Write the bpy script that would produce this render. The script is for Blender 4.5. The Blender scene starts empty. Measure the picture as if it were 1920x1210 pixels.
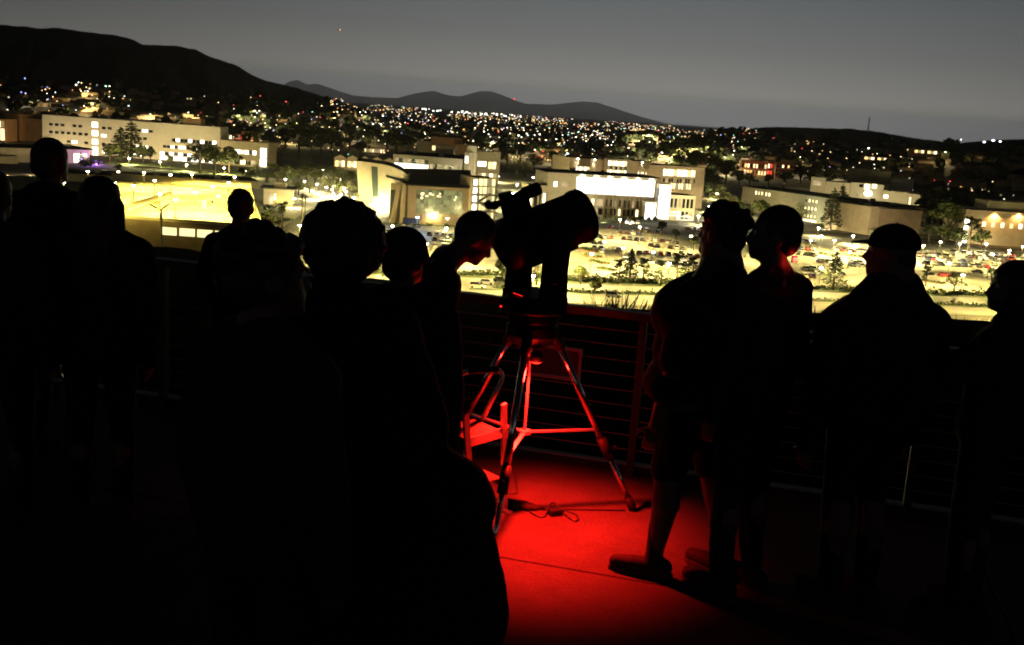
import bpy, bmesh, math, random
import numpy as np
from mathutils import Vector, Matrix, Euler, noise
from mathutils.bvhtree import BVHTree

random.seed(11)
R = math.radians
sc = bpy.context.scene
C = sc.collection

# ------------------------------------------------------------------ camera
FPX, CX, CY = 2000.0, 960.0, 605.0            # focal length and centre, in pixels of the 1920 x 1210 photograph
CAM = Vector((0, 0, 2.15))
PITCH, ROLL = R(11.1), R(4.05)
cam_d = bpy.data.cameras.new('camera')
cam_d.sensor_fit = 'HORIZONTAL'
cam_d.sensor_width = 36
cam_d.lens = 36 * FPX / 1920
cam_d.clip_start = 0.05
cam_d.clip_end = 500000
cam = bpy.data.objects.new('camera', cam_d)
C.objects.link(cam)
CR = (Matrix.Rotation(R(90) - PITCH, 3, 'X') @ Matrix.Rotation(ROLL, 3, 'Z'))
cam.matrix_world = Matrix.Translation(CAM) @ CR.to_4x4()
sc.camera = cam

# ------------------------------------------------------------------ sky (night, glow of the town along the horizon)
world = bpy.data.worlds.new('World')
sc.world = world
world.use_nodes = True
wn, wl = world.node_tree.nodes, world.node_tree.links
wn.clear()
w_out = wn.new('ShaderNodeOutputWorld')
w_bg = wn.new('ShaderNodeBackground')
w_tc = wn.new('ShaderNodeTexCoord')
w_sep = wn.new('ShaderNodeSeparateXYZ')
w_ramp = wn.new('ShaderNodeValToRGB')
w_ramp.color_ramp.interpolation = 'B_SPLINE'
stops = [(0.0, (2.1, 1.95, 1.68)), (.016, (1.35, 1.27, 1.11)), (.04, (.40, .39, .36)), (.075, (.205, .211, .208)), (.12, (.135, .150, .162)),
         (.25, (.046, .052, .057)), (.55, (.006, .0075, .010)), (1.0, (.003, .004, .006))]
cr = w_ramp.color_ramp
while len(cr.elements) < len(stops):
    cr.elements.new(0.5)
for e, (p, c) in zip(cr.elements, stops):
    e.position = p
    e.color = (*c, 1)
wl.new(w_tc.outputs['Generated'], w_sep.inputs[0])
wl.new(w_sep.outputs['Z'], w_ramp.inputs[0])
# the glow is strongest over the town, ahead, and fades round the compass
w_map = wn.new('ShaderNodeMapRange')
w_map.inputs['From Min'].default_value = 0
w_map.inputs['From Max'].default_value = 1
w_map.inputs['To Min'].default_value = .3
w_map.inputs['To Max'].default_value = 1.0
w_dot = wn.new('ShaderNodeVectorMath')
w_dot.operation = 'DOT_PRODUCT'
w_dot.inputs[1].default_value = (.12, .993, 0)
wl.new(w_tc.outputs['Generated'], w_dot.inputs[0])
w_max = wn.new('ShaderNodeMath')
w_max.operation = 'MAXIMUM'
w_max.inputs[1].default_value = 0
wl.new(w_dot.outputs['Value'], w_max.inputs[0])
w_pow = wn.new('ShaderNodeMath')
w_pow.operation = 'POWER'
w_pow.inputs[1].default_value = 8
wl.new(w_max.outputs[0], w_pow.inputs[0])
wl.new(w_pow.outputs[0], w_map.inputs['Value'])
w_mul = wn.new('ShaderNodeVectorMath')
w_mul.operation = 'SCALE'
wl.new(w_ramp.outputs[0], w_mul.inputs[0])
wl.new(w_map.outputs[0], w_mul.inputs['Scale'])
wl.new(w_mul.outputs[0], w_bg.inputs['Color'])
w_bg.inputs['Strength'].default_value = 1.0
wl.new(w_bg.outputs[0], w_out.inputs['Surface'])

sc.view_settings.view_transform = 'Standard'
sc.view_settings.look = 'None'
sc.view_settings.exposure = 0
sc.view_settings.gamma = 1
sc.view_settings.use_curve_mapping = False
cy = sc.cycles
cy.max_bounces = 8
cy.diffuse_bounces = 3
cy.glossy_bounces = 3
cy.transmission_bounces = 3
cy.transparent_max_bounces = 8
cy.volume_bounces = 5
cy.sample_clamp_direct = 0
cy.sample_clamp_indirect = 3
cy.caustics_reflective = False
cy.caustics_refractive = False
cy.use_light_tree = True
cy.use_denoising = True
cy.pixel_filter_type = 'BLACKMAN_HARRIS'
cy.filter_width = 1.9

# ------------------------------------------------------------------ geometry of the view: pixels of the photograph -> places
ZG = -55.0                                     # level of the campus below the terrace

def ray(px, py):
    return (CR @ Vector(((px - CX) / FPX, -(py - CY) / FPX, -1))).normalized()

def on_z(px, py, z=ZG):
    d = ray(px, py)
    return CAM + d * ((z - CAM.z) / d.z)

def at_y(px, py, y):
    d = ray(px, py)
    return CAM + d * ((y - CAM.y) / d.y)

def project(p):
    c = CR.transposed() @ (Vector(p) - CAM)
    return CX + FPX * c.x / -c.z, CY - FPX * c.y / -c.z

def z_at(p, py):
    """height at which the vertical through p meets row py of the photograph"""
    a = CR.transposed() @ (Vector((p[0], p[1], 0)) - CAM)
    b = CR.transposed() @ Vector((0, 0, 1))
    k = (py - CY) / FPX
    return (a.y - k * a.z) / (k * b.z - b.y)

# ------------------------------------------------------------------ materials
MATS = {}

def mat(name, col, rough=.8, metal=0, spec=.3, var=0.0, scale=3.0, bump=0.0, coords='Object', coat=0):
    if name in MATS:
        return MATS[name]
    m = bpy.data.materials.new(name)
    m.use_nodes = True
    nt = m.node_tree
    b = nt.nodes['Principled BSDF']
    b.inputs['Base Color'].default_value = (*col, 1)
    b.inputs['Roughness'].default_value = rough
    b.inputs['Metallic'].default_value = metal
    b.inputs['Specular IOR Level'].default_value = spec
    b.inputs['Coat Weight'].default_value = coat
    if var or bump:
        tc = nt.nodes.new('ShaderNodeTexCoord')
        nz = nt.nodes.new('ShaderNodeTexNoise')
        nz.inputs['Scale'].default_value = scale
        nz.inputs['Detail'].default_value = 7
        nz.inputs['Roughness'].default_value = .62
        nt.links.new(tc.outputs[coords], nz.inputs['Vector'])
    if var:
        mx = nt.nodes.new('ShaderNodeMix')
        mx.data_type = 'RGBA'
        mx.inputs['A'].default_value = (*[c * (1 - var) for c in col], 1)
        mx.inputs['B'].default_value = (*[min(1, c * (1 + var)) for c in col], 1)
        mr = nt.nodes.new('ShaderNodeMapRange')
        mr.inputs['From Min'].default_value = .3
        mr.inputs['From Max'].default_value = .7
        nt.links.new(nz.outputs['Fac'], mr.inputs['Value'])
        nt.links.new(mr.outputs[0], mx.inputs['Factor'])
        nt.links.new(mx.outputs['Result'], b.inputs['Base Color'])
    if bump:
        bp = nt.nodes.new('ShaderNodeBump')
        bp.inputs['Strength'].default_value = bump
        bp.inputs['Distance'].default_value = .02
        nt.links.new(nz.outputs['Fac'], bp.inputs['Height'])
        nt.links.new(bp.outputs[0], b.inputs['Normal'])
    MATS[name] = m
    return m

def glow(name, col, strength, var=0.0, scale=1.2, sampling='AUTO'):
    """a surface that gives off light (lamp, lit room behind a pane)"""
    if name in MATS:
        return MATS[name]
    m = bpy.data.materials.new(name)
    m.use_nodes = True
    nt = m.node_tree
    b = nt.nodes['Principled BSDF']
    b.inputs['Base Color'].default_value = (.05, .05, .05, 1)
    b.inputs['Roughness'].default_value = .2
    b.inputs['Emission Color'].default_value = (*col, 1)
    b.inputs['Emission Strength'].default_value = strength
    if var:
        tc = nt.nodes.new('ShaderNodeTexCoord')
        oi = nt.nodes.new('ShaderNodeObjectInfo')
        mp = nt.nodes.new('ShaderNodeVectorMath')
        mp.operation = 'ADD'
        nt.links.new(tc.outputs['Object'], mp.inputs[0])
        sc3 = nt.nodes.new('ShaderNodeVectorMath')
        sc3.operation = 'SCALE'
        sc3.inputs[0].default_value = (37, 51, 23)
        nt.links.new(oi.outputs['Random'], sc3.inputs['Scale'])
        nt.links.new(sc3.outputs[0], mp.inputs[1])
        nz = nt.nodes.new('ShaderNodeTexNoise')
        nz.inputs['Scale'].default_value = scale
        nz.inputs['Detail'].default_value = 3
        nt.links.new(mp.outputs[0], nz.inputs['Vector'])
        mr = nt.nodes.new('ShaderNodeMapRange')
        mr.inputs['From Min'].default_value = .3
        mr.inputs['From Max'].default_value = .7
        mr.inputs['To Min'].default_value = strength * (1 - var)
        mr.inputs['To Max'].default_value = strength * (1 + var)
        nt.links.new(nz.outputs['Fac'], mr.inputs['Value'])
        nt.links.new(mr.outputs[0], b.inputs['Emission Strength'])
    m.cycles.emission_sampling = sampling
    MATS[name] = m
    return m

# ------------------------------------------------------------------ mesh building
class MB:
    def __init__(s):
        s.v, s.f, s.m = [], [], []

    def add(s, vs, fs, mi=0):
        o = len(s.v)
        s.v += [tuple(v) for v in vs]
        s.f += [tuple(i + o for i in f) for f in fs]
        s.m += [mi] * len(fs)
        return s

    def quad(s, a, b, c, d, mi=0):
        return s.add([a, b, c, d], [(0, 1, 2, 3)], mi)

    def box(s, x0, x1, y0, y1, z0, z1, mi=0, M=None):
        vs = [Vector((x, y, z)) for z in (z0, z1) for y in (y0, y1) for x in (x0, x1)]
        if M is not None:
            vs = [M @ v for v in vs]
        return s.add(vs, [(0, 2, 3, 1), (4, 5, 7, 6), (0, 1, 5, 4), (2, 6, 7, 3), (0, 4, 6, 2), (1, 3, 7, 5)], mi)

    def bar(s, a, b, w, h, mi=0, up=(0, 0, 1)):
        """rectangular bar from a to b"""
        a, b = Vector(a), Vector(b)
        d = (b - a).normalized()
        u = Vector(up)
        x = d.cross(u)
        if x.length < 1e-4:
            x = d.cross(Vector((0, 1, 0)))
        x.normalize()
        y = x.cross(d).normalized()
        vs = []
        for p in (a, b):
            for sx, sy in ((-1, -1), (1, -1), (1, 1), (-1, 1)):
                vs.append(p + x * sx * w / 2 + y * sy * h / 2)
        return s.add(vs, [(0, 1, 2, 3), (7, 6, 5, 4), (0, 4, 5, 1), (1, 5, 6, 2), (2, 6, 7, 3), (3, 7, 4, 0)], mi)

    def tube(s, pts, rad, n=10, mi=0, cap=True):
        pts = [Vector(p) for p in pts]
        if not isinstance(rad, (list, tuple)):
            rad = [rad] * len(pts)
        vs, fs = [], []
        prev = None
        for i, p in enumerate(pts):
            t = (pts[min(i + 1, len(pts) - 1)] - pts[max(i - 1, 0)])
            if t.length < 1e-9:
                t = Vector((0, 0, 1))
            t.normalize()
            if prev is None:
                a = t.cross(Vector((0, 0, 1)))
                if a.length < .05:
                    a = t.cross(Vector((1, 0, 0)))
            else:
                a = prev - t * prev.dot(t)
            a.normalize()
            prev = a
            b = t.cross(a)
            for k in range(n):
                th = 2 * math.pi * k / n
                vs.append(p + (a * math.cos(th) + b * math.sin(th)) * rad[i])
        for i in range(len(pts) - 1):
            for k in range(n):
                k2 = (k + 1) % n
                fs.append((i * n + k, i * n + k2, (i + 1) * n + k2, (i + 1) * n + k))
        if cap:
            fs.append(tuple(reversed(range(n))))
            fs.append(tuple(range((len(pts) - 1) * n, len(pts) * n)))
        return s.add(vs, fs, mi)

    def lathe(s, prof, n=20, mi=0, M=None, cap=True):
        """prof: (radius, z) pairs, turned about z"""
        vs, fs = [], []
        for r, z in prof:
            for k in range(n):
                th = 2 * math.pi * k / n
                v = Vector((r * math.cos(th), r * math.sin(th), z))
                vs.append(M @ v if M is not None else v)
        for i in range(len(prof) - 1):
            for k in range(n):
                k2 = (k + 1) % n
                fs.append((i * n + k, i * n + k2, (i + 1) * n + k2, (i + 1) * n + k))
        if cap:
            fs.append(tuple(reversed(range(n))))
            fs.append(tuple(range((len(prof) - 1) * n, len(prof) * n)))
        return s.add(vs, fs, mi)

    def ell(s, c, r, M=None, nu=14, nv=9, mi=0):
        c = Vector(c)
        if not isinstance(r, (list, tuple)):
            r = (r, r, r)
        vs, fs = [], []
        for j in range(nv + 1):
            ph = math.pi * j / nv
            for i in range(nu):
                th = 2 * math.pi * i / nu
                v = Vector((r[0] * math.sin(ph) * math.cos(th), r[1] * math.sin(ph) * math.sin(th), -r[2] * math.cos(ph)))
                vs.append(c + (M @ v if M is not None else v))
        for j in range(nv):
            for i in range(nu):
                i2 = (i + 1) % nu
                fs.append((j * nu + i, j * nu + i2, (j + 1) * nu + i2, (j + 1) * nu + i))
        return s.add(vs, fs, mi)

    def cap(s, a, ra, b, rb, n=12, mi=0):
        """tapered capsule"""
        a, b = Vector(a), Vector(b)
        d = (b - a).normalized()
        pts, rs = [], []
        for k in (-90, -65, -40, -15):
            pts.append(a + d * ra * math.sin(R(k)))
            rs.append(max(ra * math.cos(R(k)), ra * .05))
        for k in (15, 40, 65, 90):
            pts.append(b + d * rb * math.sin(R(k)))
            rs.append(max(rb * math.cos(R(k)), rb * .05))
        return s.tube(pts, rs, n, mi)

    def mesh(s, name, mats, smooth=False):
        me = bpy.data.meshes.new(name)
        me.from_pydata(s.v, [], s.f)
        for m in (mats if isinstance(mats, (list, tuple)) else [mats]):
            me.materials.append(m)
        if len(me.materials) > 1:
            me.polygons.foreach_set('material_index', s.m)
        if smooth:
            me.polygons.foreach_set('use_smooth', [True] * len(me.polygons))
        me.update()
        return me

    def obj(s, name, mats, parent=None, smooth=False, loc=None, rot=None):
        return link(name, s.mesh(name, mats, smooth), parent, loc, rot)

def link(name, me, parent=None, loc=None, rot=None, scale=None):
    o = bpy.data.objects.new(name, me)
    C.objects.link(o)
    o.parent = parent
    if loc is not None:
        o.location = loc
    if rot is not None:
        o.rotation_euler = rot
    if scale is not None:
        o.scale = scale
    return o

def tag(o, label=None, cat=None, group=None, kind=None):
    if label:
        o['label'] = label
    if cat:
        o['category'] = cat
    if group:
        o['group'] = group
    if kind:
        o['kind'] = kind
    return o

def thing(name, label, cat, loc=(0, 0, 0), rotz=0, group=None):
    o = bpy.data.objects.new(name, None)
    C.objects.link(o)
    o.location = loc
    o.rotation_euler = (0, 0, rotz)
    o.empty_display_size = .2
    return tag(o, label, cat, group)

def copy_tree(o, parent=None):
    c = o.copy()
    C.objects.link(c)
    c.parent = parent
    for ch in o.children:
        copy_tree(ch, c)
    return c

def spot(name, parent, loc, direction, power, col, size=R(150), blend=.35, radius=.25, batwing=False):
    l = bpy.data.lights.new(name, 'SPOT')
    l.energy = power
    l.color = col
    l.spot_size = size
    l.spot_blend = blend
    l.shadow_soft_size = radius
    if batwing:                                # area luminaire: throws most light sideways so that the ground is evenly lit
        l.use_nodes = True
        nt = l.node_tree
        em = [n for n in nt.nodes if n.type == 'EMISSION'][0]
        tc = nt.nodes.new('ShaderNodeTexCoord')
        sp = nt.nodes.new('ShaderNodeSeparateXYZ')
        ab = nt.nodes.new('ShaderNodeMath')
        ab.operation = 'ABSOLUTE'
        pw = nt.nodes.new('ShaderNodeMath')
        pw.operation = 'POWER'
        pw.inputs[1].default_value = -2.2
        mn = nt.nodes.new('ShaderNodeMath')
        mn.operation = 'MINIMUM'
        mn.inputs[1].default_value = 16
        nt.links.new(tc.outputs['Normal'], sp.inputs[0])
        nt.links.new(sp.outputs['Z'], ab.inputs[0])
        nt.links.new(ab.outputs[0], pw.inputs[0])
        nt.links.new(pw.outputs[0], mn.inputs[0])
        nt.links.new(mn.outputs[0], em.inputs['Strength'])
    o = bpy.data.objects.new(name, l)
    C.objects.link(o)
    o.parent = parent
    o.location = loc
    o.rotation_euler = Vector(direction).to_track_quat('-Z', 'Y').to_euler()
    return o
# ------------------------------------------------------------------ the land
M_earth = mat('dry earth', (.075, .066, .040), .95, var=.5, scale=.02, coords='Object')
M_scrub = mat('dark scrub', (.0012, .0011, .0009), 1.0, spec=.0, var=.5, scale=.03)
M_hill = mat('chaparral slope', (.022, .017, .012), .95, var=.45, scale=.006)
M_mount = mat('far mountain', (.03, .03, .03), .95, var=.3, scale=.0006)
M_asphalt = mat('asphalt', (.20, .185, .14), .85, var=.5, scale=.05)
M_asphalt_dark = mat('dark asphalt', (.09, .087, .075), .85, var=.4, scale=.06)
M_concrete = mat('pale concrete', (.30, .28, .22), .85, var=.18, scale=.08)
M_deckpark = mat('concrete parking deck', (.26, .235, .14), .85, var=.5, scale=.09)
M_lawn = mat('lawn', (.06, .085, .018), .95, var=.4, scale=.1)
M_kerb_red = mat('red painted kerb', (.35, .10, .05), .7, var=.2, scale=1)
M_kerb = mat('kerb concrete', (.33, .31, .26), .85, var=.15, scale=1)
M_white_paint = mat('white road paint', (.75, .73, .66), .7)

g = MB()
g.add([(-400000, -3000, ZG), (400000, -3000, ZG), (400000, 400000, ZG), (-400000, 400000, ZG)], [(0, 1, 2, 3)])
tag(g.obj('ground', M_earth), kind='structure')

_fa = Vector((.791, 6.302, 0))
FSLOPE = .245
F0X = _fa.x

def fence_y(x):
    return _fa.y + (_fa.x - x) * FSLOPE

# slope that falls from the terrace to the campus
def slope_mesh():
    b = MB()
    prof = [(0, -1.6), (3, -3.2), (8, -6.4), (20, -11), (45, -17.5), (90, -24.5), (150, -29.5), (200, -36), (245, -42.8), (285, -57)]
    nx = 90
    for d, z in prof:
        for i in range(nx + 1):
            x = -260 + 520 * i / nx
            y = fence_y(max(-9, min(9, x))) + .25 + d + abs(x) * .10
            n = noise.noise((x * .06, y * .05, 3.3)) * min(d * .07, 1.6)
            up = (min(7, max(0, -x) * .085) + min(4, max(0, x) * .04)) * min(1, d / 245) if d < 280 else 0
            b.v.append((x, y, z + n - abs(x) * .01 + up))
    w = nx + 1
    for j in range(len(prof) - 1):
        for i in range(nx):
            b.f.append((j * w + i, j * w + i + 1, (j + 1) * w + i + 1, (j + 1) * w + i))
            b.m.append(0)
    return b
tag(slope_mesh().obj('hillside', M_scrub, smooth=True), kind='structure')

HILLS = []
def interp(tab, x):
    if x <= tab[0][0]:
        return tab[0][1:]
    for a, b in zip(tab, tab[1:]):
        if x <= b[0]:
            t = (x - a[0]) / (b[0] - a[0])
            return tuple(p + (q - p) * t for p, q in zip(a[1:], b[1:]))
    return tab[-1][1:]

def hill(name, ridge, dist, base_dist, m, n=110, rows=22, gully=.12, back=1.6, seed=0.0, rough=1.0):
    """a hill whose skyline follows ridge (photo pixels) at distance dist; its foot lies at base_dist"""
    b = MB()
    x0, x1 = ridge[0][0], ridge[-1][0]
    for i in range(n + 1):
        px = x0 + (x1 - x0) * i / n
        (py,) = interp(ridge, px)
        top = at_y(px, py, dist)
        wob = noise.noise((px * .05, seed, 0)) * rough + noise.noise((px * .15, seed, 5)) * .5 * rough
        top.z += wob * dist / 2000 * 1.2
        if top.z < ZG:
            top.z = ZG - 4
        foot = Vector((top.x * base_dist / dist, base_dist + noise.noise((px * .012, seed, 2)) * base_dist * .06, ZG - 2))
        rear = Vector((top.x * back, dist * back, ZG - 2))
        for j in range(rows + 1):
            t = j / rows
            p = foot.lerp(top, t)
            s = t ** 1.25
            h = top.z - foot.z
            gl = (noise.noise((px * .018 + t * .9, t * 1.2, seed)) + .5 * noise.noise((px * .05, t * 3, seed + 4))) * gully * h * math.sin(math.pi * t)
            p.z = foot.z + h * s - abs(gl)
            b.v.append(tuple(p))
        for j in range(1, 5):
            t = j / 4
            p = top.lerp(rear, t)
            b.v.append(tuple(p))
    w = rows + 5
    for i in range(n):
        for j in range(w - 1):
            b.f.append((i * w + j, (i + 1) * w + j, (i + 1) * w + j + 1, i * w + j + 1))
            b.m.append(0)
    o = b.obj(name, m, smooth=True)
    tag(o, kind='structure')
    HILLS.append((b.v, b.f))
    return o

hill('hill_left', [(-330, 30), (-160, 38), (0, 47), (45, 50), (75, 54), (105, 52), (160, 60), (215, 66), (245, 73), (268, 84), (330, 86), (365, 93), (400, 109),
     (445, 123), (470, 140), (500, 152), (560, 166), (600, 179), (640, 192), (690, 216)], 2600, 1450, M_hill, n=160, gully=.22, seed=1.0)
hill('hill_left_spur', [(60, 130), (120, 98), (180, 82), (250, 88), (300, 118), (340, 150), (390, 185), (430, 205)], 2050, 1500, M_hill, n=60, gully=.1, seed=9.0)
hill('hill_right', [(1330, 252), (1375, 246), (1400, 242), (1450, 238), (1520, 240), (1600, 242), (1650, 248), (1700, 257), (1760, 265), (1800, 271),
     (1900, 285)], 2300, 1500, M_hill, n=80, seed=3.0)
hill('hill_right_near', [(1620, 330), (1680, 305), (1730, 284), (1775, 273), (1810, 267), (1860, 263), (1920, 261), (2050, 262), (2200, 262)], 1250, 900, M_hill,
     n=70, gully=.08, seed=5.0)
hill('knoll', [(1140, 290), (1180, 266), (1215, 255), (1260, 258), (1310, 268), (1340, 282), (1380, 300)], 1500, 1300, M_hill, n=40, seed=6.0, rough=.6)
hill('mountain_ridge', [(480, 185), (520, 166), (540, 154), (556, 149), (575, 159), (595, 157), (622, 166), (660, 179), (700, 182), (745, 184), (775, 176), (812, 170),
     (840, 179), (865, 181), (898, 171), (922, 171), (948, 181), (985, 195), (1012, 195), (1035, 197), (1062, 208), (1100, 206), (1135, 215), (1210, 228), (1260, 233)],
     146000, 115000, M_mount, n=150, rows=10, back=1.05, gully=.1, seed=7.0, rough=.3)
hill('mountain_ridge_far', [(960, 205), (1020, 198), (1055, 194), (1092, 190), (1122, 193), (1165, 207), (1205, 220), (1250, 232)],
     162000, 135000, M_mount, n=90, rows=8, back=1.05, gully=.1, seed=8.0, rough=.25)

HV, HF = [], []
for v, f in HILLS[:5]:
    o = len(HV)
    HV += [Vector(p) for p in v]
    HF += [tuple(i + o for i in q) for q in f]
HBVH = BVHTree.FromPolygons(HV, HF)

def land(px, py, lift=0):
    """where the line of sight through a pixel meets hill or plain"""
    d = ray(px, py)
    h = HBVH.ray_cast(CAM, d)
    p = None
    if d.z < -1e-4:
        p = CAM + d * ((ZG - CAM.z) / d.z)
    if h[0] is not None and (p is None or h[3] < (p - CAM).length):
        p = h[0]
    if p is not None:
        p = p + Vector((0, 0, lift))
    return p

# ------------------------------------------------------------------ streets, lots, lawns
def sheet(name, pix, z, m, kind='structure', label=None):
    b = MB()
    pts = [on_z(px, py, ZG + z) for px, py in pix]
    b.add(pts, [tuple(range(len(pts)))])
    me = b.mesh(name, m)
    bm = bmesh.new()
    bm.from_mesh(me)
    bmesh.ops.triangulate(bm, faces=bm.faces)
    for f in bm.faces:
        if f.normal.z < 0:
            f.normal_flip()
    bm.to_mesh(me)
    bm.free()
    o = link(name, me)
    tag(o, kind=kind)
    return o

sheet('campus_pavement', [(330, 318), (700, 318), (1020, 326), (1500, 352), (2100, 395), (2100, 470), (1500, 432), (1240, 408), (880, 430), (560, 470), (430, 440)], .02, M_concrete)
sheet('parking_lot', [(500, 520), (470, 470), (640, 424), (760, 417), (900, 415), (1080, 412), (1250, 419), (1500, 440), (1920, 471), (2150, 490), (2150, 568), (1300, 525), (900, 508)], .05, M_asphalt)
sheet('entrance_road', [(575, 470), (512, 440), (575, 395), (600, 384), (640, 376), (720, 372), (722, 380), (655, 388), (625, 400), (600, 425), (590, 470)], .09, M_asphalt_dark)
sheet('street', [(-200, 490), (300, 478), (620, 505), (930, 524), (1100, 534), (1800, 557), (2200, 572), (2200, 603), (1800, 590), (1100, 570), (930, 557), (500, 535), (-200, 540)], .05, M_asphalt)
sheet('street_median', [(880, 540), (1100, 547), (1800, 571), (2200, 585), (2200, 588), (1800, 575), (1100, 551), (880, 543)], .12, M_lawn)
sheet('hedge_bed', [(560, 505), (930, 513), (1100, 524), (1300, 531), (1800, 549), (2200, 563), (2200, 570), (1800, 556), (1300, 537), (1100, 531), (930, 520), (560, 513)], .10, M_lawn)
sheet('lawn', [(180, 312), (240, 303), (430, 316), (600, 318), (560, 335), (330, 330)], .06, M_lawn)
sheet('planting_strip', [(700, 416), (900, 422), (1000, 416), (1240, 412), (1240, 416), (1000, 421), (900, 427), (700, 421)], .12, M_lawn)

# painted lines of the stalls in the large lot
lines = MB()
def stall_row(a, b, n, z=.058, depth=5.2):
    p, q = on_z(*a, ZG + z), on_z(*b, ZG + z)
    d = (q - p).normalized()
    back = Vector((-d.y, d.x, 0))
    for k in range(n + 1):
        s = p.lerp(q, k / n)
        lines.quad(s - d * .09, s + d * .09, s + d * .09 + back * depth, s - d * .09 + back * depth)
# ------------------------------------------------------------------ buildings
M_cream = mat('cream plaster', (.46, .39, .24), .85, var=.12, scale=.25)
M_white = mat('white plaster', (.52, .465, .33), .85, var=.08, scale=.25)
M_tan = mat('tan masonry', (.30, .235, .15), .85, var=.15, scale=.3)
M_brown = mat('brown masonry', (.17, .12, .075), .88, var=.2, scale=.3)
M_brick = mat('orange masonry', (.36, .22, .11), .85, var=.15, scale=.3)
M_grey = mat('grey concrete', (.22, .19, .115), .85, var=.15, scale=.3)
M_roof = mat('dark roof membrane', (.012, .012, .013), .95, spec=.05, var=.3, scale=.1)
M_roof_grey = mat('grey roof', (.10, .095, .08), .9, var=.2, scale=.1)
M_glass_dark = mat('dark window glass', (.012, .014, .016), .12, spec=.5)
M_glass_green = mat('green tinted glass', (.05, .075, .055), .15, spec=.5)
M_metal_grey = mat('grey painted steel', (.16, .16, .15), .5, var=.1, scale=1)
LIT = {
    'warm': glow('lit warm window', (1, .80, .40), 3.0, .55, .35),
    'white': glow('lit white window', (1, .93, .70), 4.5, .45, .3),
    'bright': glow('lit bright glazing', (1, .97, .86), 3.0, .5, .22),
    'dim': glow('dimly lit window', (1, .74, .36), .5, .6, .5),
    'yellow': glow('lit stair hall', (1, .90, .40), 1.5, .45, .3),
    'green': glow('lit hall behind green glass', (.42, .46, .17), .42, .8, .22),
    'orange': glow('orange lit window', (1, .6, .2), 2.2, .5, .4),
    'red': glow('red lit front', (1, .06, .03), 2.0, .4, .3),
    'dark': M_glass_dark,
    'tint': M_glass_green,
}
PANE = {}
def pane_mesh(kind):
    if kind not in PANE:
        b = MB()
        b.quad((0, 0, 0), (1, 0, 0), (1, 0, 1), (0, 0, 1))
        PANE[kind] = b.mesh('pane ' + kind, LIT[kind])
    return PANE[kind]

def facade(b, O, X, L, z0, z1, holes, mi=0, reveal=.35):
    """a wall face of length L along X from O with real openings; outward normal is X x up"""
    O, X = Vector(O), Vector(X).normalized()
    N = Vector((X.y, -X.x, 0))
    us = sorted({0.0, L, *[h[0] for h in holes], *[h[1] for h in holes]})
    vs = sorted({z0, z1, *[h[2] for h in holes], *[h[3] for h in holes]})
    P = lambda u, v, d=0: O + X * u - N * d + Vector((0, 0, v))
    for a, c in zip(us, us[1:]):
        for e, f in zip(vs, vs[1:]):
            mu, mv = (a + c) / 2, (e + f) / 2
            if any(h[0] < mu < h[1] and h[2] < mv < h[3] for h in holes):
                continue
            b.quad(P(a, e), P(c, e), P(c, f), P(a, f), mi)
    for h in holes:
        a, c, e, f = h[:4]
        b.quad(P(a, e), P(a, e, reveal), P(c, e, reveal), P(c, e), mi)
        b.quad(P(a, f), P(c, f), P(c, f, reveal), P(a, f, reveal), mi)
        b.quad(P(a, e), P(a, f), P(a, f, reveal), P(a, e, reveal), mi)
        b.quad(P(c, e), P(c, e, reveal), P(c, f, reveal), P(c, f), mi)

def panes(root, O, X, holes, reveal=.34, name='window'):
    O, X = Vector(O), Vector(X).normalized()
    N = Vector((X.y, -X.x, 0))
    rz = math.atan2(X.y, X.x)
    for h in holes:
        p = O + X * h[0] - N * reveal + Vector((0, 0, h[2]))
        link(name, pane_mesh(h[4]), root, p, (0, 0, rz), (h[1] - h[0], 1, h[3] - h[2]))

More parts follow.
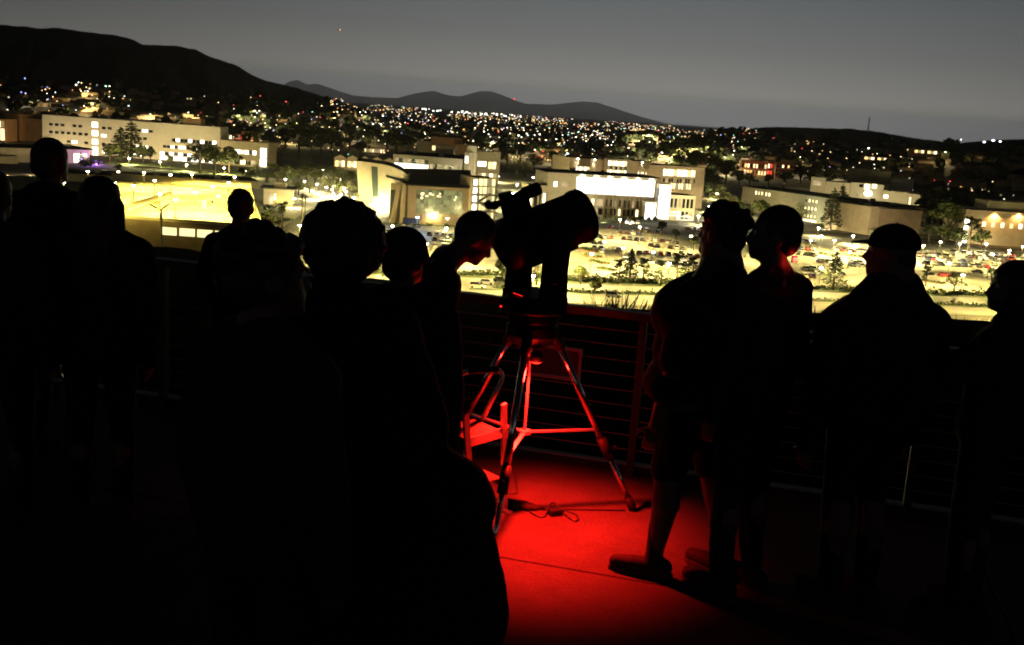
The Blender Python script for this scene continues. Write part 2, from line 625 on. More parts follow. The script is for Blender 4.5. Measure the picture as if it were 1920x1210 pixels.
rb = random.Random(5)
class Building:
    """a thing whose front runs from photo pixel p0 to p1 along its foot; local x along the front, y away from us"""
    def __init__(s, name, label, p0, p1, cat='building', group=None, z=ZG):
        a, b = on_z(*p0, z), on_z(*p1, z)
        s.a, s.L = a, (b - a).length
        s.rz = math.atan2(b.y - a.y, b.x - a.x)
        s.root = thing(name, label, cat, a, s.rz, group)
        s.p0, s.z = p0, z

    def h(s, px_frac, py):
        """height of row py above the foot, at fraction px_frac along the front"""
        p = s.a + Vector((math.cos(s.rz), math.sin(s.rz), 0)) * s.L * px_frac
        return z_at(p, py) - s.z

    def block(s, x0, x1, y0, y1, z0, z1, m, roof=None, front=(), left=(), right=(), lip=.5, over=.0, wall='wall', rooft='roof'):
        roof = roof or M_roof_grey
        b = MB()
        facade(b, (x0, y0, 0), (1, 0, 0), x1 - x0, z0, z1, front)
        facade(b, (x0, y1, 0), (0, -1, 0), y1 - y0, z0, z1, left)
        facade(b, (x1, y0, 0), (0, 1, 0), y1 - y0, z0, z1, right)
        b.quad((x1, y1, z0), (x0, y1, z0), (x0, y1, z1), (x1, y1, z1))
        # parapet: inner faces and coping
        t = .4
        b.quad((x0, y0, z1), (x1, y0, z1), (x1 - t, y0 + t, z1), (x0 + t, y0 + t, z1))
        b.quad((x1, y0, z1), (x1, y1, z1), (x1 - t, y1 - t, z1), (x1 - t, y0 + t, z1))
        b.quad((x1, y1, z1), (x0, y1, z1), (x0 + t, y1 - t, z1), (x1 - t, y1 - t, z1))
        b.quad((x0, y1, z1), (x0, y0, z1), (x0 + t, y0 + t, z1), (x0 + t, y1 - t, z1))
        i0, i1, j0, j1 = x0 + t, x1 - t, y0 + t, y1 - t
        for p, q in (((i0, j0), (i1, j0)), ((i1, j0), (i1, j1)), ((i1, j1), (i0, j1)), ((i0, j1), (i0, j0))):
            b.quad((*p, z1), (*q, z1), (*q, z1 - lip), (*p, z1 - lip))
        w = b.obj(wall, m, s.root)
        r = MB()
        if over > 0:
            r.box(x0 - over, x1 + over, y0 - over, y1 + over, z1 + .004, z1 + .5)
        else:
            r.quad((i0 - .01, j0 - .01, z1 - lip), (i1 + .01, j0 - .01, z1 - lip), (i1 + .01, j1 + .01, z1 - lip), (i0 - .01, j1 + .01, z1 - lip))
        r.obj(rooft, roof, s.root)
        if rooft == 'roof' and x1 - x0 > 35 and y1 - y0 > 12:
            for k in range(int((x1 - x0) / 14)):
                ux, uy = rb.uniform(x0 + 3, x1 - 6), rb.uniform(y0 + 4, y1 - 6)
                q = MB()
                zt = z1 + .5 if over > 0 else z1 - lip
                q.box(ux, ux + rb.uniform(1.5, 4), uy, uy + rb.uniform(1.5, 3), zt + .004, zt + rb.uniform(.9, 2.2))
                q.obj('roof_unit', M_metal_grey, s.root)
        panes(s.root, (x0, y0, 0), (1, 0, 0), front)
        panes(s.root, (x0, y1, 0), (0, -1, 0), left)
        panes(s.root, (x1, y0, 0), (0, 1, 0), right)
        return w

    def rows(s, x0, x1, zs, w, h, step, lit=.1, kinds=('warm', 'white'), dark='dark', skip=0.0, rnd=None):
        rnd = rnd or random
        out = []
        n = max(1, int((x1 - x0) / step))
        for z in zs:
            for k in range(n):
                if rnd.random() < skip:
                    continue
                u = x0 + step * (k + .5)
                kind = rnd.choice(kinds) if rnd.random() < lit else dark
                out.append((u - w / 2, u + w / 2, z, z + h, kind))
        return out

def band(x0, x1, z0, z1, n, kinds, gap=.25):
    """a ribbon of n panes"""
    st = (x1 - x0) / n
    return [(x0 + st * k + gap / 2, x0 + st * (k + 1) - gap / 2, z0, z1, kinds[k % len(kinds)]) for k in range(n)]

FK = .32
def floodlight(px, py, target, power, col, size=R(95), z=ZG, name='floodlight', label='small ground floodlight added to brighten a building front'):  # lamp added to brighten walls that the lamp posts leave dark
    p = on_z(px, py, z) if not isinstance(px, Vector) else px
    t = thing(name, label, 'floodlight', p, 0, 'added ground floodlights before the building fronts')
    d = (Vector(target) - p).normalized()
    b = MB()
    q = d.to_track_quat('-Z', 'Y').to_matrix()
    M = Matrix.Translation((0, 0, .45)) @ q.to_4x4()
    b.box(-.3, .3, -.2, .2, -.05, .25, M=M)
    b.tube([(0, 0, 0), (0, 0, .4)], .06, 6)
    b.obj('housing', M_metal_grey, t)
    spot('added_flood_lamp', t, Vector((0, 0, .45)) + d * .3, d, power * FK, col, size, .6, .2)
    return t

rb = random.Random(5)
# --- long white block with rows of small windows
B = Building('university_block', 'long pale five storey block with rows of small square windows and a lit stair strip', (80, 284), (412, 308))
L, H = B.L, B.h(0, 215)
u = lambda px: (px - 80) / 332 * L
v = lambda dy: H * (1 - dy / 69.5)
fr = []
stair = (u(173), u(184))
for dy in (13.5, 28, 44, 59):
    n = int((u(300) - u(96)) / (u(107) - u(96)))
    for k in range(n):
        x = u(96) + (u(107) - u(96)) * k
        if stair[0] - 4 < x < stair[1] + 2 or rb.random() < .12:
            continue
        kind = 'white' if rb.random() < .2 else 'dark'
        w = 1.6 if kind == 'dark' else 2.2
        fr.append((x - w, x + w, v(dy + 6), v(dy + 1), kind))
for dy in (7, 23, 39, 54, 66):
    fr.append((stair[0], stair[1], v(dy + 10), v(dy), 'white'))
fr += band(u(305), u(392), v(46), v(41), 12, ['dark', 'dark', 'white', 'dark', 'white', 'white'])
fr += band(u(322), u(405), v(33), v(27), 11, ['dark', 'white', 'dark', 'dark', 'white', 'dark'])
fr += band(u(300), u(360), v(60), v(54), 7, ['white', 'dark', 'white', 'dark'])
fr += band(u(300), u(400), v(68.5), v(62), 12, ['bright', 'white', 'dark', 'bright'])
B.block(0, L, 0, 22, 0, H, M_white, M_roof_grey, front=fr)
B.block(u(338), u(372), 5, 16, H + .01, H + 5, M_brick, wall='penthouse_wall', rooft='penthouse_roof')
bb = MB()
bb.box(u(322), u(405), -3, -.003, v(36), v(34.5))
bb.obj('balcony_slab', M_white, B.root)
for px, pw in ((110, 9e4), (170, 9e4), (240, 9e4), (310, 9e4), (380, 9e4)):
    p = B.a + Vector((math.cos(B.rz), math.sin(B.rz), 0)) * u(px) + Vector((math.sin(B.rz), -math.cos(B.rz), 0)) * 26
    floodlight(p, 0, (p.x, p.y + 26, ZG + 17), pw, (1, .80, .46), R(120))

# --- brown block with lit entrance at the far left, behind the pavilion
B = Building('corner_block', 'brown orange block with a tall lit entrance left of the long pale block', (10, 262), (79, 268))
L, H = B.L, B.h(.4, 214)
B.block(0, L * .48, 0, 25, 0, H, M_brick, M_roof, front=[(L * .0 + .5, L * .08, 1, H * .6, 'orange')], right=[])
B.block(L * .48 + .01, L, 5, 25, 0, H * .86, M_brown, M_roof, front=band(L * .55, L * .83, 1, H * .42, 3, ['warm', 'orange']) + band(L * .55, L * .83, H * .45, H * .62, 3, ['orange', 'warm']))
floodlight(18, 270, at_y(30, 240, B.a.y + 2), 7e4, (1, .62, .25))
floodlight(62, 274, at_y(58, 250, B.a.y + 4), 3e4, (1, .7, .3))
B = Building('lit_hall', 'small orange lit hall at the left edge of the campus', (-40, 262), (11, 266))
B.block(0, B.L, 0, 18, 0, B.h(.5, 222), M_brick, M_roof, front=band(1, B.L - 1, 1, B.h(.5, 240), 6, ['warm', 'orange', 'warm']) + band(B.L * .4, B.L - 1, B.h(.5, 238), B.h(.5, 226), 4, ['warm', 'dim']))

# --- pavilion with broad dark roof
B = Building('pavilion', 'low cream pavilion under a broad dark flat roof before the long pale block', (-60, 303), (168, 307))
L, H = B.L, B.h(.5, 278)
B.block(0, L, 0, 34, 0, H, M_cream, M_roof, front=band(L * .86, L * .98, .6, H * .7, 3, ['warm', 'white', 'warm']), over=3.5)
bb = MB()
bb.box(0, L * .33, -14, -.003, 0, H * .5)
bb.obj('low_wing', M_cream, B.root)
floodlight(60, 330, at_y(60, 290, B.a.y + 1), 9e4, (1, .80, .45), R(130))
floodlight(10, 330, at_y(0, 290, B.a.y + 1), 9e4, (1, .75, .38), R(130))

# --- low block at the end of the pale one, lit stair at its corner
B = Building('low_block', 'low cream block with a ribbon of lit windows and a glowing corner stair', (413, 309), (502, 316))
L, H = B.L, B.h(.5, 266)
u = lambda px: (px - 413) / 89 * L
fr = band(u(436), u(480), H * .50, H * .66, 6, ['white', 'white', 'warm', 'white', 'dark', 'white']) + [(u(487), u(499), H * .40, H * .80, 'bright'), (u(487), u(499), H * .05, H * .36, 'bright')]
fr += band(u(420), u(480), H * .08, H * .26, 6, ['dark', 'dim', 'dark', 'warm'])
B.block(0, L, 0, 20, 0, H, M_cream, M_roof_grey, front=fr)
floodlight(455, 322, at_y(455, 290, B.a.y + 1), 6e4, (1, .8, .45), R(120))

# --- parking structure: its open top deck is the yellow field
PS_Z = None
a_f, b_f = on_z(60, 450), on_z(492, 480)
B = Building('parking_structure', 'concrete parking structure with a yellow lit open top deck and bright openings below', (60, 450), (492, 480), 'parking garage')
L = B.L
H = z_at(on_z(300, 467), 415) - ZG
PS_Z = ZG + H
far = on_z(300, 343, PS_Z)
dloc = Matrix.Rotation(-B.rz, 3, 'Z') @ (far - B.a)
D = dloc.y
def PSU(px):
    p = on_z(px, 450 + (px - 60) / 432 * 30)
    return (Matrix.Rotation(-B.rz, 3, 'Z') @ (p - B.a)).x
HO = lambda k: (H - .3) * k
holes = [(PSU(301), PSU(331), HO(.52), HO(.82), 'yellow'), (PSU(334.5), PSU(365), HO(.52), HO(.82), 'yellow'), (PSU(368), PSU(398), HO(.52), HO(.82), 'yellow'),
         (PSU(401), PSU(431), HO(.52), HO(.82), 'yellow'), (PSU(140), PSU(170), HO(.5), HO(.8), 'yellow'), (PSU(80), PSU(110), HO(.5), HO(.8), 'dim')]
def PSL(px, py):
    return Matrix.Rotation(-B.rz, 3, 'Z') @ (on_z(px, py, PS_Z) - B.a)
LB = PSL(478, 353).x                              # the structure narrows towards the back
b = MB()
facade(b, (0, 0, 0), (1, 0, 0), L, 0, H, holes, reveal=1.0)
b.quad((L, 0, 0), (LB, D, 0), (LB, D, H), (L, 0, H))
b.quad((-30, D, 0), (0, 0, 0), (0, 0, H), (-30, D, H))
b.quad((LB, D, 0), (-30, D, 0), (-30, D, H), (LB, D, H))
b.obj('wall', M_brown, B.root)
panes(B.root, (0, 0, 0), (1, 0, 0), holes, reveal=.98, name='opening')
b = MB()
b.quad((0, 0, H), (L, 0, H), (LB, D, H), (-30, D, H))
b.obj('top_deck', M_deckpark, B.root)
def pbox(name, x0, x1, y0, y1, z0, z1, m):
    q = MB()
    q.box(x0, x1, y0, y1, z0, z1)
    return q.obj(name, m, B.root)
pbox('parapet', 0, L, .02, .35, H + .004, H + 1.1, M_cream)
pbox('back_wall', -30, LB, D - .5, D - .02, H + .004, H + 3.4, M_cream)
q = MB()
q.bar((L - .3, .4, H + .55), (LB - .3, D - .6, H + .55), .3, 1.08)
q.obj('side_parapet', M_cream, B.root)
for k in range(10):
    pbox('pilaster', LB * (.04 + k * .1), LB * (.04 + k * .1) + 1.2, D - .8, D - .51, H + .005, H + 3.6, M_cream)
b = MB()
p, q = PSL(233, 390), PSL(322, 364)
b.bar((p.x, p.y, H + .75), (q.x, q.y, H + .75), .5, 1.5)
p2 = p.lerp(q, .0)
b.obj('ramp_wall', M_cream, B.root)
b = MB()
p, q = PSL(238, 396), PSL(328, 368)
b.bar((p.x, p.y, H + .55), (q.x, q.y, H + .55), .5, 1.1)
b.obj('ramp_wall', M_cream, B.root)
bx = PSL(383, 392)
pbox('pay_station', bx.x - .9, bx.x + .9, bx.y, bx.y + 1.4, H + .004, H + 3.2, M_cream)
# faint stall lines on the deck
sl = MB()
for r_ in range(5):
    y = D * (.12 + .18 * r_)
    for k in range(48):
        x = LB * (.04 + .92 * k / 48)
        sl.quad((x, y, H + .006), (x + .14, y, H + .006), (x + .14, y + 5, H + .006), (x, y + 5, H + .006))
tag(sl.obj('stall_lines', M_white_paint, B.root), kind='stuff')
PS_B = B

# --- dark flat roofs between lawn and deck
B = Building('solar_canopy', 'long low building with a dark flat roof behind the yellow deck', (120, 340), (486, 354))
B.block(0, B.L, 0, 40, 0, 4.5, M_grey, M_roof, front=[])
B = Building('canopy', 'narrow dark roofed canopy along the lawn', (252, 322), (420, 332), 'canopy')
B.block(0, B.L, 0, 9, 2.6, 3.3, M_cream, M_roof)
for k in range(7):
    q = MB()
    q.box(B.L * (k + .5) / 7 - .2, B.L * (k + .5) / 7 + .2, 4, 4.4, 0, 2.59)
    q.obj('post', M_grey, B.root)

# --- kiosk
B = Building('kiosk', 'small yellow lit building with flat cream roof beside the deck', (494, 383), (548, 386))
L, H = B.L, B.h(.5, 355)
B.block(0, L, 0, 16, 0, H, M_cream, M_roof_grey, front=[(L * .10, L * .32, .1, H * .75, 'dim'), (L * .36, L * .44, H * .3, H * .7, 'warm')], over=2.2, right=[])
B.block(L * .35, L * .75, 3, 9, H + .51, H + 3.2, M_cream, M_cream, wall='roof_box', rooft='box_top')
floodlight(500, 392, at_y(515, 370, B.a.y + 1), 3.0e4, (1, .86, .42), R(120))
# --- the hall with the black roof and the curved drum
fp = (762, 420), (881, 425)
B = Building('sports_hall', 'tan hall with a large green lit window, black roof and curved pale drum', *fp)
L = B.L
u = lambda px: (px - 762) / 119 * L
H = B.h(0, 347)
zz = lambda py, px=800: B.h((px - 762) / 119, py)
fr = [(u(778), u(864), zz(400), zz(356), 'tint')]
B.block(0, L, 0, 60, 0, H, M_tan, M_roof, front=[], right=[])
# the big window: a grid of green glazing set in a proud frame
gx0, gx1, gz0, gz1 = u(778), u(864), zz(401, 820), zz(357, 820)
nx, nz = 12, 5
for i in range(nx):
    for j in range(nz):
        kind = 'tint' if rb.random() < .08 else 'green'
        w, h_ = (gx1 - gx0) / nx, (gz1 - gz0) / nz
        link('pane', pane_mesh(kind), B.root, (gx0 + w * i + .06, -.12, gz0 + h_ * j + .06), None, (w - .12, 1, h_ - .12))
b = MB()
for i in range(nx + 1):
    x = gx0 + (gx1 - gx0) * i / nx
    b.box(x - .07, x + .07, -.25, -.003, gz0, gz1)
for j in range(nz + 1):
    z = gz0 + (gz1 - gz0) * j / nz
    b.box(gx0 - .07, gx1 + .07, -.2, -.004, z - .07, z + .07)
b.obj('window_frame', M_metal_grey, B.root)
# people-high glints behind the glass: lamps of the climbing hall
for k in range(11):
    x, z = gx0 + (gx1 - gx0) * rb.uniform(.06, .94), gz0 + (gz1 - gz0) * rb.uniform(.5, .85)
    link('hall_lamp', pane_mesh('warm'), B.root, (x, -.16, z), None, (rb.uniform(.5, 1.6), 1, rb.uniform(.5, 1.2)))
link('hall_lamp', pane_mesh('green'), B.root, (gx0 + 8, -.15, gz0 + 1), None, (L * .5, 1, 2.2))
# panel joints of the front: thin proud fins
for px in (770, 789, 809, 829, 849, 871):
    q = MB()
    q.box(u(px) - .06, u(px) + .06, -.08, -.003, .5, gz0 - .4)
    q.obj('facade_fin', M_tan, B.root)
# black roof sheet rising over the whole hall
tl, tr = at_y(712, 311, B.a.y + 66), at_y(879, 319, B.a.y + 66)
Minv = (Matrix.Translation(B.a) @ Matrix.Rotation(B.rz, 4, 'Z')).inverted()
loc = lambda p: Minv @ Vector(p)
ztop = H + .6
b = MB()
c0 = loc(on_z(712, 314, ZG + ztop))
c1 = loc(on_z(879, 319, ZG + ztop))
pts = [(-1.2, -.8), (L + .4, -.8), (c1.x + 1.0, c1.y), (c0.x, c0.y)]
n = len(pts)
b.add([(x, y, ztop) for x, y in pts] + [(x, y, H - .25) for x, y in pts],
      [tuple(range(n)), tuple(reversed(range(n, 2 * n)))] + [(i, i + n, (i + 1) % n + n, (i + 1) % n) for i in range(n)])
b.obj('main_roof', M_roof, B.root)
# slanted entrance fins at the left corner
b = MB()
for px0, px1, pb, t in ((742, 749, 727, 348), (751, 758, 744, 348)):
    A0, A1 = loc(on_z(pb, 416)), loc(on_z(pb + 8, 416))
    zt = H * .97
    T0, T1 = Vector((u(px0), 1, zt)), Vector((u(px1), 1, zt))
    A0.y = A1.y = -1
    A0.z = A1.z = 0
    dv = Vector((0, 4, 0))
    vs = [A0, A1, T1, T0] + [p + dv for p in (A0, A1, T1, T0)]
    b.add(vs, [(0, 1, 2, 3), (7, 6, 5, 4), (0, 4, 5, 1), (1, 5, 6, 2), (2, 6, 7, 3), (3, 7, 4, 0)])
b.obj('entrance_fin', M_cream, B.root)
B.block(u(743), u(761.5), 2, 14, 0, H * 1.02, M_cream, M_cream, front=[(u(750), u(760), .6, H * .85, 'tint')], wall='entrance_wall', rooft='entrance_roof')
# curved drum: a leaning curved wall with a glass strip
def drum():
    b, gl, rail = MB(), MB(), MB()
    path = []
    for k in range(25):
        t = k / 24
        px = 660 + 100 * t
        yb = 392 + 20 * t ** 1.6          # foot of the wall in the photo
        px_top = 660 + 97 * t
        py_top = 300.5 + 10 * t + (15 * t ** 4)
        foot = on_z(px + 15 * (1 - t), yb)
        top_z = z_at(foot, py_top + 2)
        lean = (foot - CAM).to_2d().normalized() * -1
        side = Vector((-1, 0)) * (1 - t) * 3.2
        top = Vector((foot.x + side.x + lean.x * 1.0, foot.y + lean.y * 1.0, top_z))
        path.append((foot, top))
    for k, ((f0, t0), (f1, t1)) in enumerate(zip(path, path[1:])):
        a, c = loc(f0), loc(f1)
        d, e = loc(t1), loc(t0)
        if 7 <= k <= 9:                   # glass strip between 20 and 95 percent of the height
            lo, hi = .30, .93
            A, Cc, Dd, Ee = a.lerp(e, lo), c.lerp(d, lo), c.lerp(d, hi), a.lerp(e, hi)
            b.quad(a, c, Cc, A)
            b.quad(Ee, Dd, d, e)
            gl.quad(A, Cc, Dd, Ee)
        else:
            b.quad(a, c, d, e)
    # cap that closes the drum towards the roof
    back = [loc(t) + Vector((6, 40, -.2)) for _, t in path]
    for (f0, t0), (f1, t1), p, q in zip(path, path[1:], back, back[1:]):
        b.quad(loc(t0), loc(t1), q, p, 1)
    # closing wall at the right end
    f, t = path[-1]
    b.quad(loc(f), loc(f) + Vector((3, 12, 0)), loc(t) + Vector((3, 12, 0)), loc(t))
    b.obj('drum_wall', [M_cream, M_roof], B.root, smooth=False)
    g = gl.obj('drum_glass', M_glass_green, B.root)
    f7, f9 = path[7], path[10]
    for lo, hi, kind in ((.34, .55, 'green'), (.36, .50, 'yellow')):
        p = loc(f7[0].lerp(f7[1], lo))
        q = loc(f9[0].lerp(f9[1], lo))
        d = (q - p)
        link('lit_pane', pane_mesh(kind), B.root, p + Vector((d.length * .1, -.35 if kind == 'green' else -.5, 0)), (0, 0, math.atan2(d.y, d.x)),
             (d.length * .8, 1, (loc(f7[1]) - loc(f7[0])).length * (hi - lo)))
    # slit window right of the glass
    p, q = path[14], path[21]
    P0, P1 = loc(p[0].lerp(p[1], .78)), loc(q[0].lerp(q[1], .80))
    s_ = MB()
    s_.bar(P0 + Vector((0, -.3, 0)), P1 + Vector((0, -.3, 0)), .4, 1.3)
    s_.obj('slit_window', M_glass_dark, B.root)
drum()
floodlight(732, 413, at_y(738, 385, B.a.y + 2), 1.4e4, (1, .80, .40), R(110))
floodlight(690, 408, at_y(690, 350, B.a.y + 30), 6e4, (1, .80, .45), R(110))
floodlight(822, 432, at_y(822, 405, B.a.y), 2.6e4, (1, .78, .46), R(140))
floodlight(872, 436, at_y(860, 400, B.a.y), 2e4, (1, .78, .46), R(140))
# wall lamp low on the front
b = MB()
b.ell((u(803), -.4, zz(403, 803)), .55)
b.obj('wall_lamp', glow('white wall lamp', (1, .93, .8), 60), B.root)
HALL = B

# --- glazed stair tower right of the hall
B = Building('stair_tower', 'open lit stair tower of yellow glass with zigzag steel flights beside the hall', (882, 427), (926, 428))
L, H = B.L, B.h(.5, 334)
u = lambda px: (px - 882) / 44 * L
fr = []
for j in range(6):
    z0 = H * (.03 + .163 * j)
    fr += band(u(882.5), u(891), z0, z0 + H * .115, 1, ['bright'])
    fr += band(u(893), u(924), z0, z0 + H * .135, 4, ['yellow', 'yellow', 'dim', 'yellow'])
B.block(0, L, 0, 18, 0, H, M_cream, M_roof_grey, front=fr)
b = MB()
for k in range(4):
    z0, z1 = H * (.05 + .16 * k), H * (.21 + .16 * k)
    x0, x1 = (u(893), u(915)) if k % 2 else (u(915), u(893))
    b.bar((x0, -.7, z0), (x1, -.7, z1), 1.2, .45, up=(0, 1, 0))
b.obj('stair_flights', M_metal_grey, B.root)
for k in range(1, 5):
    q = MB()
    q.box(u(880), u(930), -1.3, -.003, H * (.165 * k) - .35, H * (.165 * k) + .05)
    q.obj('landing', M_grey, B.root)
for px in (892, 916, 924):
    q = MB()
    q.box(u(px) - .18, u(px) + .18, -1.5, -1.31, 0, H * .8)
    q.obj('column', M_metal_grey, B.root)

# --- library-like white building behind with glazing, black roof and pylon
B = Building('glazed_block', 'white block with long lit glazing under a black roof, behind the hall', (735, 335), (864, 345))
L, H = B.L, B.h(0, 289)
u = lambda px: (px - 735) / 129 * L
fr = band(u(738), u(802), H * .30, H * .66, 8, ['bright', 'bright', 'white', 'bright']) + band(u(804), u(861), H * .30, H * .72, 8, ['dim', 'tint', 'dim', 'green'])
fr += band(u(738), u(802), H * .70, H * .86, 8, ['dim', 'tint', 'dim'])
B.block(0, L, 0, 62, 0, H, M_white, M_roof, front=fr, over=.8)
B.block(u(786), u(822), 64, 84, 0, H * 1.36, M_cream, M_roof_grey, wall='rear_wing_wall', rooft='rear_wing_roof')
B = Building('orange_block', 'orange masonry block with one lit square window above the black roof', (806, 305), (848, 309))
L, H = B.L, B.h(.5, 258)
B.block(0, L, 0, 20, 0, H, M_brick, M_roof_grey, front=[(L * .06, L * .40, H * .48, H * .66, 'yellow')])
B.block(L + .01, L * 1.7, 2, 20, 0, H * .80, M_brick, M_roof_grey, wall='side_wall', rooft='side_roof')
B.block(-L * .7, -.01, 4, 20, 0, H * .78, M_cream, M_roof_grey, wall='side_wall', rooft='side_roof')
floodlight(826, 316, at_y(826, 270, B.a.y), 1.0e5, (1, .72, .36), R(120))
B = Building('pylon', 'tall white windowless pylon at the end of the glazed block', (873, 345), (890, 346), 'tower')
B.block(0, B.L, 0, 9, 0, B.h(.5, 274), M_white, M_white)
floodlight(884, 352, at_y(882, 300, B.a.y), 6e4, (1, .93, .8), R(80))
B = Building('annex', 'cream annex with bright square windows between stair pylon and boulevard', (891, 342), (935, 344))
L, H = B.L, B.h(.5, 285)
B.block(0, L, 0, 22, 0, H, M_cream, M_roof_grey, front=band(L * .05, L * .42, H * .52, H * .68, 3, ['white']) + band(L * .5, L * .85, H * .45, H * .68, 2, ['yellow', 'warm']) + band(L * .1, L * .9, H * .1, H * .3, 5, ['dim', 'warm']))
floodlight(912, 352, at_y(912, 320, B.a.y), 5e4, (1, .8, .5), R(120))
B = Building('link_block', 'small white glazed link between glazed block and pylon', (865, 345), (873, 346))
B.block(0, B.L - .05, 2, 12, 0, B.h(.5, 286), M_white, M_roof_grey, front=[(.4, B.L - .6, B.h(.5, 306), B.h(.5, 293), 'bright')])

# --- row of sheds with sawtooth gables
for k in range(5):
    x0 = 626 + 23 * k
    B = Building('gabled_shed', 'cream shed with low gable and warm lit front, one of a row behind the drum', (x0, 317 + 1.6 * k), (x0 + 22, 318.4 + 1.6 * k), 'shed', 'gabled sheds in a row')
    L, H = B.L, B.h(.5, 296 + 1.6 * k)
    b = MB()
    fr = band(L * .1, L * .9, H * .25, H * .75, 3, ['orange', 'dim', 'warm'])
    facade(b, (0, 0, 0), (1, 0, 0), L, 0, H, fr)
    b.quad((0, 16, 0), (0, 0, 0), (0, 0, H), (0, 16, H))
    b.quad((L, 0, 0), (L, 16, 0), (L, 16, H), (L, 0, H))
    b.add([(0, 0, H), (L, 0, H), (L / 2, 0, H + 2.6)], [(0, 1, 2)])
    b.obj('wall', M_cream, B.root)
    panes(B.root, (0, 0, 0), (1, 0, 0), fr)
    r = MB()
    r.quad((-.3, -.4, H), (L / 2, -.4, H + 2.75), (L / 2, 16, H + 2.75), (-.3, 16, H))
    r.quad((L / 2, -.4, H + 2.75), (L + .3, -.4, H), (L + .3, 16, H), (L / 2, 16, H + 2.75))
    r.obj('roof', M_brown, B.root)
floodlight(650, 326, at_y(650, 300, on_z(650, 318).y), 6e4, (1, .74, .38), R(150))
floodlight(705, 330, at_y(705, 305, on_z(705, 320).y), 6e4, (1, .74, .38), R(150))

# --- white building with brilliantly lit upper gallery
B = Building('arts_building', 'white building with a brilliantly lit glass gallery under a dark roof', (1022, 401), (1226, 411))
L = B.L
u = lambda px: (px - 1022) / 204 * L
zz = lambda px, py: B.h((px - 1022) / 204, py)
H = zz(1075, 326)
gal = []
g0, g1 = zz(1150, 366), zz(1150, 336)
n = 12
st = (u(1222) - u(1075)) / n
for k in range(n):
    gal.append((u(1075) + st * k + .15, u(1075) + st * (k + 1) - .15, g0, g0 + (g1 - g0) * .62, 'bright'))
    gal.append((u(1075) + st * k + .15, u(1075) + st * (k + 1) - .15, g0 + (g1 - g0) * .68, g1, 'white'))
low = []
for row in ((.04, .20), (.25, .42)):
    for k in range(15):
        x = u(1070) + (u(1196) - u(1070)) * (k + .5) / 15
        low.append((x - (1.0 if k % 3 else 1.8), x + 1.0, H * row[0], H * row[1], rb.choice(['dark', 'dark', 'dim', 'warm', 'tint'])))
left = [(u(1034), u(1040), zz(1037, 350), zz(1037, 341), 'white'), (u(1048), u(1062), zz(1055, 350), zz(1055, 342), 'dim')]
B.block(0, L, 0, 30, 0, H, M_white, M_roof, front=gal + low + left, over=1.6)
for k in range(6):                           # ceiling lamps of the gallery
    x = u(1085) + (u(1215) - u(1085)) * k / 5
    q = MB()
    q.ell((x, -.6, g1 + .25), (1.3, .6, .35))
    q.obj('gallery_lamp', glow('gallery lamp', (1, .97, .88), 30), B.root)
for k in range(9):
    q = MB()
    x = u(1130) + (u(1196) - u(1130)) * k / 8
    q.box(x - .35, x + .35, -1.6, -.9, 0, g0 - .3)
    q.obj('column', M_tan, B.root)
q = MB()
q.box(u(1126), u(1198), -1.9, -.003, g0 - .3, g0 - .02)
q.obj('gallery_floor', M_cream, B.root)
# entrance: white lit cube and glass stair tower
B.block(u(1199), u(1222), -7, -.6, 0, zz(1210, 376), M_white, M_white, front=[(u(1199) - u(1199) + .5, u(1220) - u(1199), .3, zz(1210, 379), 'bright')], wall='entrance_wall', rooft='entrance_roof')
tw = []
T = zz(1238, 344)
for k in range(7):
    tw.append((.3, (u(1250) - u(1226)) - .3, T * (.03 + .137 * k), T * (.03 + .137 * k) + T * .115, 'bright'))
B.block(u(1226), u(1250), -4, 8, 0, T, M_white, M_grey, front=tw, wall='tower_wall', rooft='tower_roof')
q = MB()
q.box(u(1222.2), u(1225.8), -5, -3, 0, zz(1224, 352))
q.obj('tower_pier', M_metal_grey, B.root)
R0, R1 = u(1250.2), u(1300)
rw = []
HR = zz(1275, 366)
for row in ((.06, .36), (.50, .86)):
    for k in range(6):
        x = (R1 - R0) * (k + .6) / 6.4
        rw.append((x - .9, x + .9, HR * row[0], HR * row[1], rb.choice(['dark', 'dark', 'white', 'dim'])))
B.block(R0, R1, -2, 16, 0, HR, M_white, M_roof_grey, front=rw, wall='wing_wall', rooft='wing_roof')
